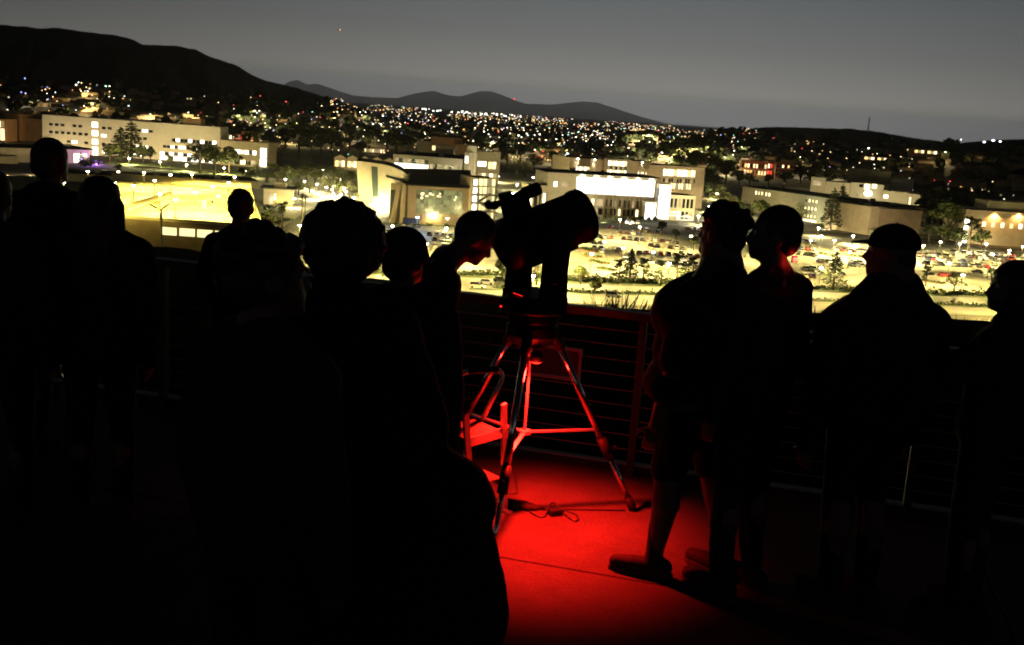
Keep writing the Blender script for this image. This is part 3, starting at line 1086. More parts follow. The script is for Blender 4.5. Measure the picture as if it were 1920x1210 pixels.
# left wing
W0, W1 = u(988), u(1021.8)
HW = zz(988, 346)
B.block(W0, W1, -2, 16, 0, HW, M_cream, M_roof, front=[((W1 - W0) * a, (W1 - W0) * c, HW * .2, HW * .72, k_) for a, c, k_ in ((.1, .2, 'warm'), (.3, .5, 'dark'), (.58, .68, 'dark'), (.8, .9, 'white'))], wall='wing_wall', rooft='wing_roof')
for px, pw in ((1080, 4e4), (1130, 5e4), (1180, 5e4)):
    floodlight(px, 416 + (px - 1080) * .05, at_y(px, 385, B.a.y), pw, (1, .80, .48), R(140))
floodlight(1275, 419, at_y(1275, 385, B.a.y), 5e4, (1, .92, .8), R(140))
floodlight(1005, 409, at_y(1005, 370, B.a.y), 4e4, (1, .84, .5), R(130))
for px in (1262, 1288):
    B2 = Building('cafe_canopy', 'glowing cream canopy before the white wing', (px - 11, 413 + (px - 1262) * .1), (px + 11, 414.5 + (px - 1262) * .1), 'canopy', 'glowing canopies by the white wing')
    q = MB()
    q.add([(0, 0, 2.6), (B2.L, 0, 2.6), (B2.L, 5, 2.6), (0, 5, 2.6), (B2.L / 2, 2.5, 4.2)], [(0, 1, 4), (1, 2, 4), (2, 3, 4), (3, 0, 4)])
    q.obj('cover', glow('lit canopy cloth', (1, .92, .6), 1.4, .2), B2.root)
    for x in (.2, B2.L - .2):
        for y in (.2, 4.8):
            q = MB()
            q.tube([(x, y, 0), (x, y, 2.6)], .06, 6)
            q.obj('post', M_metal_grey, B2.root)
ARTS = B

# --- large tan block behind it
B = Building('tan_academic_block', 'long tan block with finned bays, uplit piers and a lit window grid', (1062, 382), (1316, 392))
L = B.L
u = lambda px: (px - 1062) / 254 * L
zz = lambda px, py: B.h((px - 1062) / 254, py)
H = zz(1090, 297)
fr = band(u(1074), u(1098), zz(1086, 322), zz(1086, 313), 8, ['white', 'warm', 'white'], .5) + band(u(1187), u(1204), zz(1196, 332), zz(1196, 323), 6, ['white', 'dim', 'warm'], .5)
B.block(0, u(1209), 0, 30, 0, H, M_tan, M_roof, front=fr)
B.block(u(1123), u(1169), -2.5, -.005, 0, zz(1146, 298), M_tan, M_roof_grey,
        front=band(u(1128) - u(1123), u(1163) - u(1123), zz(1146, 311), zz(1146, 302), 8, ['white', 'warm', 'warm'], .5) + band(u(1127) - u(1123), u(1163) - u(1123), zz(1146, 329), zz(1146, 319), 8, ['warm', 'white', 'warm'], .5)
        + band(u(1128) - u(1123), u(1163) - u(1123), zz(1146, 318), zz(1146, 312), 8, ['dim', 'dark'], .5), wall='bay_wall', rooft='bay_roof')
for px0, px1 in ((1078, 1098), (1189, 1206)):
    for k in range(9):
        x = u(px0) + (u(px1) - u(px0)) * k / 8
        q = MB()
        q.box(x - .2, x + .2, -1.2, -.003, zz(1090, 312), H - .2)
        q.obj('fin', M_tan, B.root)
HR = zz(1260, 312)
fr = band(u(1236) - u(1209), u(1298) - u(1209), zz(1265, 331), zz(1265, 319), 14, ['white', 'warm', 'white', 'white', 'warm', 'orange'], .4)
fr += band(u(1252) - u(1209), u(1292) - u(1209), zz(1270, 355), zz(1270, 345), 8, ['warm', 'warm', 'dim'], .6)
fr += band(u(1236) - u(1209), u(1300) - u(1209), zz(1265, 343), zz(1265, 336), 12, ['dark', 'dim', 'dark'], .6)
B.block(u(1209) + .01, u(1316), 1, 30, 0, HR, M_tan, M_roof, front=fr, wall='wing_wall', rooft='wing_roof')
for px, zz0 in ((1075, 300), (1105, 301), (1192, 308)):
    bx = B.a + Vector((math.cos(B.rz), math.sin(B.rz), 0)) * u(px) + Vector((math.sin(B.rz), -math.cos(B.rz), 0)) * 2.0
    q = MB()
    q.box(u(px) - .4, u(px) + .4, -1.6, -.9, H - 1.0, H - .4)
    q.obj('pier_lamp', glow('pier lamp', (1, .95, .85), 25), B.root)
    spot('pier_light', B.root, (u(px), -1.8, H - 1.2), (0, .35, -1), 3000, (1, .93, .78), R(70), .5, .2)
for px in (1090, 1150, 1210, 1280):
    p = B.a + Vector((math.cos(B.rz), math.sin(B.rz), 0)) * u(px) + Vector((math.sin(B.rz), -math.cos(B.rz), 0)) * 22
    floodlight(p, 0, (p.x, p.y + 22, ZG + 16), 5e4, (1, .78, .46), R(130))

# --- right campus: long low grey block, corner block, white terraces
B = Building('classroom_block', 'long grey block with small lit windows and a white cornice', (1388, 395), (1560, 424))
L = B.L
u = lambda px: (px - 1388) / 172 * L
zz = lambda px, py: B.h((px - 1388) / 172, py)
H = zz(1400, 351)
fr = [(u(px), u(px) + 1.6, zz(1425, 366), zz(1425, 360), 'warm') for px in (1414, 1420, 1426, 1434, 1440)]
for py in (374, 388, 402):
    fr += [(u(px), u(px) + 1.5, zz(1515, py + 5), zz(1515, py), rb.choice(['warm', 'yellow', 'dark'])) for px in (1509, 1515, 1521, 1527)]
fr += [(u(1500), u(1532), .3, zz(1515, 411), 'warm')]
B.block(0, L, 0, 30, 0, H, M_grey, M_roof, front=fr, over=1.0)
floodlight(1496, 420, at_y(1496, 380, B.a.y), 14e4, (.93, 1, .72), R(130))
floodlight(1410, 410, at_y(1405, 375, B.a.y), 12e4, (1, .85, .5), R(130))
floodlight(1545, 432, at_y(1540, 395, B.a.y), 7.2e4, (1, .85, .5), R(130))
B = Building('corner_classroom', 'brown corner block with dark roof and two small lit windows', (1562, 424), (1626, 440))
L, H = B.L, B.h(0, 377)
B.block(0, L, 0, 34, 0, H, M_brown, M_roof, front=[(L * .56, L * .61, H * .70, H * .80, 'warm'), (L * .68, L * .73, H * .70, H * .80, 'warm'), (L * .6, L * .85, H * .06, H * .18, 'dim')], over=.6)
B2a = B
B = Building('beige_block', 'beige block with two bands of dark windows next to the brown corner block', (1626, 441), (1732, 441))
L, H = B.L, B.h(.1, 388)
fr = []
for z in (.30, .62):
    fr += [(L * .45 + L * .54 * k / 14, L * .45 + L * .54 * k / 14 + L * .024, H * z, H * (z + .19), 'dark') for k in range(14)]
B.block(0, L, .2, 34, 0, H, M_tan, M_roof, front=fr, over=.6)
q = MB()
q.box(0, L * .45, -9, -.003, 0, H * .2)
q.obj('entrance_canopy', M_grey, B.root)
floodlight(1655, 452, at_y(1650, 415, B.a.y), 11e4, (1, .82, .5), R(140))
floodlight(1590, 446, at_y(1590, 410, B.a.y - 20), 3.6e4, (1, .82, .5), R(130))
B = Building('terraced_building', 'white terraced modern building stepping up the slope with glowing rooms', (1516, 378), (1722, 398))
L = B.L
u = lambda px: (px - 1516) / 206 * L
zz = lambda px, py: B.h((px - 1516) / 206, py)
B.block(0, u(1543), 0, 30, 0, zz(1530, 333), M_white, M_roof_grey, front=[(u(1520), u(1536), zz(1528, 348), zz(1528, 339), 'dim')], wall='wall')
B.block(u(1543) + .01, u(1590), 3, 30, 0, zz(1565, 342), M_white, M_roof_grey, wall='wall')
B.block(u(1590) + .01, u(1652), 6, 40, 0, zz(1620, 345), M_white, M_roof_grey, front=[(u(1616) - u(1590), u(1626) - u(1590), zz(1620, 356), zz(1620, 345.6), 'warm'), (u(1630) - u(1590), u(1639) - u(1590), zz(1634, 354), zz(1634, 346), 'warm'), (u(1606) - u(1590), u(1614) - u(1590), zz(1610, 352), zz(1610, 346), 'dark')], wall='wall')
B.block(u(1570), u(1652), 42, 70, 0, zz(1600, 320), M_grey, M_roof_grey, wall='upper_wall', rooft='upper_roof')
B.block(u(1652) + .01, u(1692), 44, 66, 0, zz(1675, 338), M_white, M_roof, wall='upper_wall', rooft='upper_roof')
B.block(u(1652) + .02, u(1700), 2, 30, 0, zz(1680, 360), M_white, M_roof_grey, front=[(u(1655) - u(1652), u(1663) - u(1652), zz(1658, 372), zz(1658, 366), 'white')], wall='wall')
B.block(u(1700) + .01, u(1722), -3, 22, 0, zz(1711, 364), M_white, M_roof_grey, front=[(u(1703) - u(1700), u(1706) - u(1700), zz(1704, 392), zz(1704, 370), 'warm')], wall='wall')
b = MB()
b.ell((u(1626), 1.5, zz(1626, 363)), (3.4, 2, 2.6))
b.obj('glowing_porch', glow('porch lamp', (1, .96, .82), 4), B.root)
for px, py in ((1530, 388), (1600, 392), (1660, 398), (1712, 405), (1630, 378)):
    floodlight(px, py, at_y(px, py - 40, on_z(px, py).y + 25), 9e4, (1, .85, .48), R(130))
# --- block at the right edge with orange wall lamps
B = Building('lamp_lit_block', 'pale block with orange wall lamps and a glowing stair strip at its corner', (1802, 456), (1990, 468))
L = B.L
u = lambda px: (px - 1802) / 188 * L
zz = lambda px, py: B.h((px - 1802) / 188, py)
H = zz(1850, 396)
fr = []
for k in range(8):
    fr.append((u(1836 + 17 * k), u(1836 + 17 * k) + 2.2, zz(1870, 427), zz(1870, 418), rb.choice(['white', 'orange', 'warm'])))
for k in range(4):
    fr.append((.4, u(1812), zz(1806, 455 - 12 * k), zz(1806, 447 - 12 * k), 'white'))
B.block(0, L, 0, 26, 0, H, M_cream, M_roof_grey, front=fr)
B.block(u(1850), L, 6, 22, H + .01, zz(1880, 380), M_cream, M_roof_grey, wall='upper_wall', rooft='upper_roof')
for px in (1856, 1900, 1945):
    b = MB()
    b.ell((u(px), -.5, zz(px, 404)), .6)
    b.obj('wall_lamp', glow('orange wall lamp', (1, .55, .18), 45), B.root)
    l = spot('wall_light', B.root, (u(px), -1.6, zz(px, 403)), (0, .45, -1), 9000, (1, .55, .2), R(150), .5, .2)
floodlight(1840, 462, at_y(1860, 420, B.a.y), 3.8e4, (1, .75, .4), R(130))

# --- housing and shops beyond the campus
def house(px0, px1, py_base, py_top, m, label, kinds, nrow=2, depth=14, name='apartment_block', fl=0, flc=(1, .7, .35)):
    B = Building(name, label, (px0, py_base), (px1, py_base + (px1 - px0) * .07))
    L, H = B.L, B.h(.5, py_top)
    zs = [H * (.12 + .85 * k / nrow) for k in range(nrow)]
    n = max(2, int((px1 - px0) / 5))
    fr = []
    for z in zs:
        for k in range(n):
            x = L * (k + .5) / n
            fr.append((x - L / n * .28, x + L / n * .28, z, z + H * .5 / nrow, rb.choice(kinds)))
    B.block(0, L, 0, depth, 0, H, m, M_roof, front=fr)
    if fl:
        floodlight((px0 + px1) / 2, py_base + 6, at_y((px0 + px1) / 2, (py_base + py_top) / 2, B.a.y), fl, flc, R(140))
    return B
house(1190, 1232, 297, 283, M_brick, 'orange lit flats on the near side of the dark knoll', ['dim', 'warm', 'dark'], 2, fl=6e4)
house(1278, 1311, 306, 289, M_cream, 'cream flats on the right flank of the dark knoll', ['dim', 'dark', 'warm'], 2, fl=5e4)
house(1326, 1352, 307, 292, M_cream, 'cream flats left of the round dark tree', ['dim', 'dark', 'warm'], 2, fl=4e4)
house(1388, 1436, 329, 302, M_brick, 'brick flats with a row of bright lower windows', ['dark', 'warm', 'orange', 'warm'], 2, fl=1e4)
house(1437, 1452, 331, 302, M_brown, 'narrow flats glowing red beside the brick flats', ['red', 'red', 'warm'], 2, fl=8e4, flc=(1, .08, .04))
house(1453, 1484, 333, 306, M_brown, 'brown flats right of the red glowing ones', ['dark', 'warm', 'dark', 'orange'], 3)
house(420, 470, 262, 246, M_brick, 'orange lit shops beyond the long pale block', ['orange', 'dim', 'red', 'warm'], 1, fl=6e4, name='shop_row')
house(672, 722, 285, 276, M_cream, 'yellow lit parking canopy among the trees', ['yellow', 'warm', 'dim'], 1, fl=8e4, name='parking_canopy')
house(1000, 1060, 300, 291, M_brown, 'low dark shops with coloured lights beyond the boulevard', ['dim', 'red', 'orange', 'dark'], 1, name='shop_row')
for px0, px1, py, h_, lab in ((1712, 1765, 288, 7, 'long orange lit house on the near dark hill'), (1618, 1672, 300, 6, 'pale lit house under the right hill'), (1700, 1712, 283, 4, 'small lit house by the crest of the near dark hill')):
    zz_ = land((px0 + px1) / 2, py).z
    B = Building('hill_house', lab, (px0, py), (px1, py + (px1 - px0) * .07), 'house', z=zz_)
    L = B.L
    H = B.h(.5, py - h_)
    B.block(0, L, 0, 12, -3, H, M_brick, M_roof, front=band(L * .05, L * .95, H * .2, H * .75, 8, ['orange', 'dim', 'warm', 'dark']))
# ------------------------------------------------------------------ trees
M_bark = mat('bark', (.05, .038, .025), .95, var=.3, scale=4)
M_leaf = mat('leaves', (.075, .088, .024), .85, var=.55, scale=.35)
M_leaf_dark = mat('dark needles', (.036, .046, .018), .9, var=.5, scale=.4)
M_leaf_pale = mat('pale leaves', (.13, .13, .045), .85, var=.5, scale=.35)
M_palm = mat('palm fronds', (.045, .050, .018), .8, var=.4, scale=.6)

def leaf_quads(b, centres, n, size, rnd, flat=.0):
    for _ in range(n):
        c, r = rnd.choice(centres)
        while True:
            d = Vector((rnd.uniform(-1, 1), rnd.uniform(-1, 1), rnd.uniform(-1, 1)))
            if .05 < d.length < 1:
                break
        d = d.normalized() * (d.length ** .45)
        p = Vector(c) + Vector((d.x * r[0], d.y * r[1], d.z * r[2]))
        a = Vector((rnd.gauss(0, 1), rnd.gauss(0, 1), rnd.gauss(0, 1) * (1 - flat))).normalized()
        t = a.cross(Vector((rnd.gauss(0, 1), rnd.gauss(0, 1), rnd.gauss(0, 1)))).normalized()
        s = size * rnd.uniform(.5, 1.3)
        b.quad(p - a * s - t * s * .55, p + a * s * .4 - t * s * .7, p + a * s + t * s * .5, p - a * s * .3 + t * s * .7)

def make_tree(kind, seed):
    """unit tree, 10 m high, foot at the origin: (trunk mesh, crown mesh)"""
    rnd = random.Random(seed)
    t, c = MB(), MB()
    if kind in ('broad', 'pale', 'round', 'dark'):
        th = rnd.uniform(2.2, 3.2)
        t.tube([(0, 0, -.2), (.1, .05, th * .6), (.05, 0, th + 1)], [.35, .27, .2], 8)
        cs = []
        nb = 9
        for k in range(nb):
            an = 2 * math.pi * k / nb + rnd.uniform(-.3, .3)
            rr = rnd.uniform(1.0, 2.7)
            z = rnd.uniform(4.0, 8.4)
            rr *= 1.0 if z < 7 else .6
            e = Vector((rr * math.cos(an), rr * math.sin(an), z))
            t.tube([(0.05, 0, th + rnd.uniform(-.4, 1)), e * .55 + Vector((0, 0, 1.3)), e], [.14, .09, .04], 5)
            w = rnd.uniform(.9, 1.55)
            cs.append((e, (w * 1.15, w * 1.15, w * .85)))
        cs.append(((0, 0, 7.8), (1.5, 1.5, 1.6)))
        leaf_quads(c, cs, {'broad': 1100, 'pale': 520, 'round': 1500, 'dark': 1300}[kind], .30 if kind != 'pale' else .24, rnd)
        m = {'broad': M_leaf, 'pale': M_leaf_pale, 'round': M_leaf_dark, 'dark': M_leaf_dark}[kind]
    elif kind == 'conifer':
        t.tube([(0, 0, -.2), (0, 0, 5), (.1, 0, 9.6)], [.28, .17, .03], 8)
        for k in range(16):
            z = 1.6 + 8.0 * k / 16
            w = (10.2 - z) * .30 * rnd.uniform(.75, 1.2)
            nb = 6 if k < 12 else 4
            for q in range(nb):
                an = 2 * math.pi * (q + rnd.random() * .7) / nb + k
                e = Vector((w * math.cos(an), w * math.sin(an), z - w * .18))
                t.tube([(0, 0, z), e], [.05, .015], 4)
                cs = [(Vector((0, 0, z)).lerp(e, f), (.34, .34, .16)) for f in (.4, .65, .9, 1.0)]
                leaf_quads(c, cs, 11, .22, rnd, .4)
        leaf_quads(c, [((0, 0, 9.5), (.2, .2, .5))], 20, .16, rnd)
        m = M_leaf_dark
    elif kind == 'pine':
        t.tube([(0, 0, -.2), (.2, 0, 4), (.1, .1, 8.6)], [.26, .18, .06], 8)
        for k in range(18):
            z = rnd.uniform(2.6, 9.0)
            w = rnd.uniform(.8, 2.6) * (1.15 - (z - 2) / 11)
            an = rnd.uniform(0, 6.28)
            e = Vector((w * math.cos(an), w * math.sin(an), z + .5))
            t.tube([(.1, 0, z - .4), e], [.08, .02], 4)
            leaf_quads(c, [(e, (.75, .75, .42)), (Vector((.1, 0, z)).lerp(e, .6), (.6, .6, .35))], 52, .22, rnd, .3)
        m = M_leaf_dark
    elif kind == 'palm':
        t.tube([(0, 0, -.2), (.1, 0, 4), (.15, .05, 8.6)], [.24, .19, .17], 8)
        for k in range(30):
            an = 2 * math.pi * k / 30 + rnd.uniform(-.1, .1)
            up = rnd.uniform(-.9, 1.3)
            L_ = rnd.uniform(1.3, 1.9)
            base = Vector((.15, .05, 8.7))
            d = Vector((math.cos(an), math.sin(an), up)).normalized()
            prev = base
            side = Vector((-math.sin(an), math.cos(an), 0))
            for s in range(1, 5):
                f = s / 4
                p = base + d * L_ * f + Vector((0, 0, -1.0 * f * f))
                w0, w1 = .20 * (1 - (s - 1) / 4.2), .20 * (1 - s / 4.2)
                c.quad(prev - side * w0, prev + side * w0, p + side * w1, p - side * w1)
                prev = p
        leaf_quads(c, [((.15, .05, 8.2), (.35, .35, .5))], 40, .15, rnd)
        m = M_palm
    elif kind == 'shrub':
        for k in range(5):
            an = rnd.uniform(0, 6.28)
            t.tube([(0, 0, -.2), (1.4 * math.cos(an), 1.4 * math.sin(an), 5)], [.2, .05], 5)
        cs = [((rnd.uniform(-3, 3), rnd.uniform(-3, 3), rnd.uniform(2.5, 6.5)), (2.2, 2.2, 2.2)) for _ in range(7)]
        leaf_quads(c, cs, 650, .55, rnd)
        m = M_leaf
    return t.mesh('trunk ' + kind, M_bark), c.mesh('crown ' + kind, m)

PROTO = {k: [make_tree(k, 100 + 7 * i + len(k)) for i in range(3 if k in ('broad', 'dark', 'pine', 'conifer') else 2)] for k in ('broad', 'pale', 'round', 'dark', 'conifer', 'pine', 'palm', 'shrub')}
TN = {'broad': ('broadleaf_tree', 'tree'), 'pale': ('pale_tree', 'tree'), 'round': ('round_tree', 'tree'), 'dark': ('dark_tree', 'tree'), 'conifer': ('conifer', 'tree'),
      'pine': ('pine_tree', 'tree'), 'palm': ('palm_tree', 'palm'), 'shrub': ('shrub', 'shrub')}
rt = random.Random(21)
def tree(kind, px, py_base, py_top, label, group=None, wide=1.0, z=ZG, p=None):
    p = p or on_z(px, py_base, z)
    h = max(.5, z_at(p, py_top) - p.z)
    s = h / 10.0
    n, cat = TN[kind]
    r = thing(n, label, cat, p, rt.uniform(0, 6.28), group)
    r.scale = (s * wide, s * wide, s)
    tm, cm = rt.choice(PROTO[kind])
    link('trunk', tm, r)
    link('crown', cm, r)
    return r

T = tree
T('conifer', 246, 303, 226, 'tall dark conifer in front of the long pale block', wide=1.7)
T('conifer', 226, 303, 238, 'second conifer close before the long pale block', wide=1.8)
T('broad', 206, 305, 268, 'rounded tree left of the two conifers', wide=1.3)
T('broad', 268, 305, 270, 'dark tree right of the two conifers', wide=1.2)
T('dark', 282, 306, 275, 'low dark tree at the foot of the pale block', wide=1.2)
T('broad', 318, 312, 288, 'small round tree on the lawn by the lit ground floor')
T('broad', 375, 325, 266, 'broad umbrella tree on the lawn', wide=1.35)
T('broad', 402, 328, 267, 'second umbrella tree on the lawn', wide=1.35)
T('dark', 430, 326, 272, 'dark tree between lawn and low block', wide=1.3)
T('shrub', 160, 313, 291, 'dark shrub beside the lawn, left of the violet lights', wide=1.5)
T('conifer', 152, 312, 284, 'small conifer beside the pavilion')
T('shrub', 222, 319, 303, 'shrub by the violet lights', wide=1.2)
T('pale', 527, 302, 262, 'pale bare tree lit from below behind the low block', wide=1.5)
T('dark', 560, 303, 226, 'tall dark tree behind the pale bare tree', wide=.9)
T('dark', 583, 304, 232, 'tall dark eucalyptus beside the tall dark tree', wide=1.0)
T('dark', 486, 268, 238, 'dark tree beyond the low block', wide=1.6)
T('dark', 655, 284, 230, 'large dark tree left of the yellow parking canopy', wide=1.5)
T('dark', 742, 290, 240, 'large dark tree right of the yellow parking canopy', wide=1.6)
T('dark', 705, 272, 245, 'dark tree behind the yellow parking canopy', wide=1.2)
T('dark', 950, 318, 272, 'dark tree beyond the annex', wide=1.4)
T('pale', 968, 330, 288, 'pale feathery tree beside the annex', wide=1.4)
T('pale', 985, 332, 297, 'yellow lit tree beside the boulevard', wide=1.3)
T('dark', 1090, 294, 268, 'dark tree beyond the tan academic block', wide=1.3)
T('dark', 1022, 290, 262, 'dark tree beyond the boulevard', wide=1.5)
for i, (px, pb, pt) in enumerate(((520, 345, 318), (545, 348, 312), (565, 345, 314), (590, 350, 316), (618, 352, 318), (640, 356, 322), (655, 372, 338), (470, 340, 318), (500, 342, 320), (455, 336, 312), (535, 338, 306), (575, 338, 304), (600, 338, 306), (625, 342, 310), (645, 345, 312), (655, 350, 318), (610, 360, 332), (635, 368, 338), (580, 362, 336), (560, 366, 340), (480, 330, 306), (510, 328, 304))):
    T('broad' if i % 2 else 'pale', px, pb, pt, 'garden tree among the lamps between low block and drum', 'garden trees among the lamps', wide=1.45)
for i, (px, pb, pt) in enumerate(((500, 345, 322), (545, 352, 328))):
    T('conifer', px, pb, pt, 'slender dark cypress behind the kiosk', 'cypresses behind the kiosk', wide=.8)
T('pine', 505, 448, 382, 'green pine in front of the kiosk', wide=1.25)
T('pine', 530, 440, 376, 'tall green pine between kiosk and road', wide=1.1)
T('broad', 480, 452, 400, 'bushy green tree at the corner of the parking structure', wide=1.2)
T('palm', 565, 411, 358, 'palm with a thick trunk on the traffic island', wide=1.3)
T('palm', 571, 409, 361, 'second palm on the traffic island', wide=1.2)
T('palm', 708, 369, 336, 'palm before the curved drum')
T('palm', 722, 375, 340, 'palm nearest the entrance fins')
T('palm', 655, 400, 368, 'palm among the promenade lamps')
T('pale', 672, 388, 356, 'bare tree lit from below on the promenade', wide=1.2)
T('pale', 685, 392, 362, 'second bare lit tree on the promenade', wide=1.2)
T('pine', 1058, 392, 346, 'dark pine before the left half of the gallery', wide=1.4)
T('pine', 1105, 400, 351, 'dark pine before the gallery, right of the first', wide=1.5)
for px in (1178, 1186, 1190):
    T('palm', px, 408, 361 + (px - 1178) * .3, 'tall palm before the columned front', 'palms before the columned front', wide=1.1)
for px in (1262, 1268, 1277):
    T('palm', px, 411, 368 + (px - 1262) * .3, 'tall palm before the white wing', 'palms before the white wing', wide=1.1)
T('round', 1360, 345, 297, 'big round dark tree before the brick flats', wide=1.35)
T('round', 1500, 346, 308, 'big round dark tree beyond the grey block', wide=1.6)
T('dark', 1535, 340, 300, 'dark tree on the slope behind the terraces', wide=1.6)
T('pale', 1345, 400, 342, 'pale eucalyptus lit from below right of the white wing', wide=1.2)
T('pale', 1368, 408, 362, 'bushy lit tree before the end of the grey block', wide=1.4)
T('broad', 1425, 415, 372, 'broad tree against the left half of the grey block', wide=1.5)
T('pale', 1496, 430, 375, 'tree lit white by the added floodlight at the grey block', wide=1.1)
T('conifer', 1556, 432, 352, 'tall conifer between grey block and brown corner block', wide=1.2)
for i, (px, pb, pt) in enumerate(((1322, 352, 312), (1338, 360, 322), (1318, 372, 340), (1385, 352, 318), (1405, 350, 322), (1440, 350, 325), (1470, 352, 318), (1520, 352, 322), (1555, 350, 318), (1590, 352, 322), (1378, 405, 372), (1400, 410, 380))):
    T('dark' if i % 3 else 'round', px, pb, pt, 'dark tree among the roofs between tan block and white terraces', 'dark trees among the right roofs', wide=1.5)
for i, (px, pb, pt) in enumerate(((1700, 365, 330), (1728, 368, 332), (1750, 372, 336), (1775, 378, 340), (1800, 385, 345), (1725, 392, 352), (1758, 402, 358), (1788, 412, 366), (1815, 420, 376), (1740, 455, 418), (1768, 462, 420), (1792, 466, 424), (1845, 372, 345), (1880, 376, 346), (1912, 380, 350))):
    T('dark' if i % 2 else 'broad', px, pb, pt, 'dark tree in the wooded slope behind the block with orange lamps', 'wooded slope behind the block with orange lamps', wide=1.6)
for i, (px, pb, pt) in enumerate(((440, 270, 240), (462, 276, 246), (505, 280, 240), (535, 282, 238), (602, 290, 246), (622, 288, 240), (640, 292, 252), (675, 300, 262), (690, 268, 236), (725, 280, 244), (765, 282, 250), (800, 262, 236), (940, 300, 262), (975, 305, 266), (1000, 320, 286), (1035, 312, 280), (1120, 288, 262), (1155, 292, 264), (900, 280, 250), (860, 258, 234))):
    T('dark' if i % 4 else 'round', px, pb, pt, 'dark tree in the belt between campus and town', 'belt of trees between campus and town', wide=1.35)
T('conifer', 1575, 398, 345, 'conifer before the white terraces', wide=1.3)
T('broad', 1605, 385, 350, 'tree among the white terraces', wide=1.2)
for i, (px, pb, pt, k) in enumerate(((1748, 440, 366, 'dark'), (1775, 452, 372, 'broad'), (1762, 430, 345, 'dark'), (1790, 420, 352, 'dark'), (1815, 475, 405, 'pine'), (1838, 468, 428, 'broad'), (1742, 420, 350, 'dark'), (1872, 392, 362, 'dark'), (1905, 385, 355, 'dark'), (1828, 400, 360, 'dark'))):
    T(k, px, pb, pt, 'dark tree in the grove left of the block with orange lamps', 'grove by the block with orange lamps', wide=1.4)
for i, (px, pb, pt, k, lab) in enumerate((
        (1160, 533, 484, 'pine', 'bushy pine beside the kerbed beds, leftmost of the row along the street'),
        (1180, 531, 466, 'conifer', 'thin tall conifer in the row along the street'),
        (1205, 533, 482, 'pine', 'spreading pine right of the thin conifer'),
        (1238, 536, 488, 'pine', 'dense dark pine in the row along the street'),
        (1268, 535, 474, 'pine', 'tall pine at the end of the row along the street'),
        (1296, 533, 480, 'pine', 'pine half hidden by the man in shorts'),
        (1562, 540, 468, 'conifer', 'full dark conifer between the two men on the right'),
        (1735, 537, 497, 'pine', 'dark pine beside the shoulder of the man in the cap'),
        (1788, 552, 505, 'pale', 'thin palm-like tree at the lot corner'),
        (1858, 545, 500, 'pale', 'pale bare tree before the parked cars'),
        (943, 527, 484, 'broad', 'small street tree left of the telescope'),
        (1006, 535, 492, 'pale', 'slender street tree seen between the fork arms'),
        (1088, 533, 495, 'broad', 'small round street tree right of the telescope mount'),
        (1114, 544, 519, 'shrub', 'low pale shrub on the street edge'),
        (1300, 470, 440, 'broad', 'round green tree in the lot left of the man in shorts'),
        (1266, 450, 428, 'broad', 'yellow green tree in the middle of the lot'),
        (1240, 443, 412, 'dark', 'narrow dark tree in the middle of the lot'))):
    T(k, px, pb, pt, lab, wide=1.25)
for i in range(26):
    px = 905 + i * 13.5
    if 1000 < px < 1230:
        T('shrub', px, 413 + rt.uniform(-1.5, 2) + (px - 1000) * .01, 404 + rt.uniform(-1, 2), 'low clipped shrub in the bed before the gallery building', 'shrubs before the gallery building', wide=1.6)
for px in (760, 784, 806, 836, 868):
    T('shrub', px, 424 + (px - 760) * .02, 416 + (px - 760) * .02, 'low green shrub in the bed before the hall', 'shrubs before the hall', wide=1.9)

# clipped hedge along the street: leaves nobody could count
def hedge(name, pts, w, h, n, m, size=.35):
    b = MB()
    rnd = random.Random(4)
    P = [on_z(*p) for p in pts]
    for _ in range(n):
        k = rnd.randrange(len(P) - 1)
        c = P[k].lerp(P[k + 1], rnd.random())
        c = c + Vector((rnd.uniform(-1, 1), rnd.uniform(-w, w), abs(rnd.gauss(0, .5)) * h + .1))
        a = Vector((rnd.gauss(0, 1), rnd.gauss(0, 1), rnd.gauss(0, .6))).normalized() * size
        t = a.cross(Vector((rnd.gauss(0, 1), rnd.gauss(0, 1), 1))).normalized() * size
        b.quad(c - a - t * .6, c + a - t * .6, c + a + t * .6, c - a + t * .6)
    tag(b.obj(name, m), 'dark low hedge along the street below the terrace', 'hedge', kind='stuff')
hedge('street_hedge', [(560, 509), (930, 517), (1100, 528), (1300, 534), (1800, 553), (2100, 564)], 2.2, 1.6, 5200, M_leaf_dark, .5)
hedge('median_hedge', [(930, 541), (1100, 549), (1300, 555), (1800, 573), (2100, 583)], 1.0, 1.0, 1500, M_leaf_dark, .4)

M_twig = mat('dry twigs', (.012, .010, .007), .95)
DARKSHRUB = []
for k in range(2):
    me_ = PROTO['shrub'][k][1].copy()
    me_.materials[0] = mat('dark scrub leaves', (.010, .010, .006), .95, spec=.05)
    DARKSHRUB.append(me_)
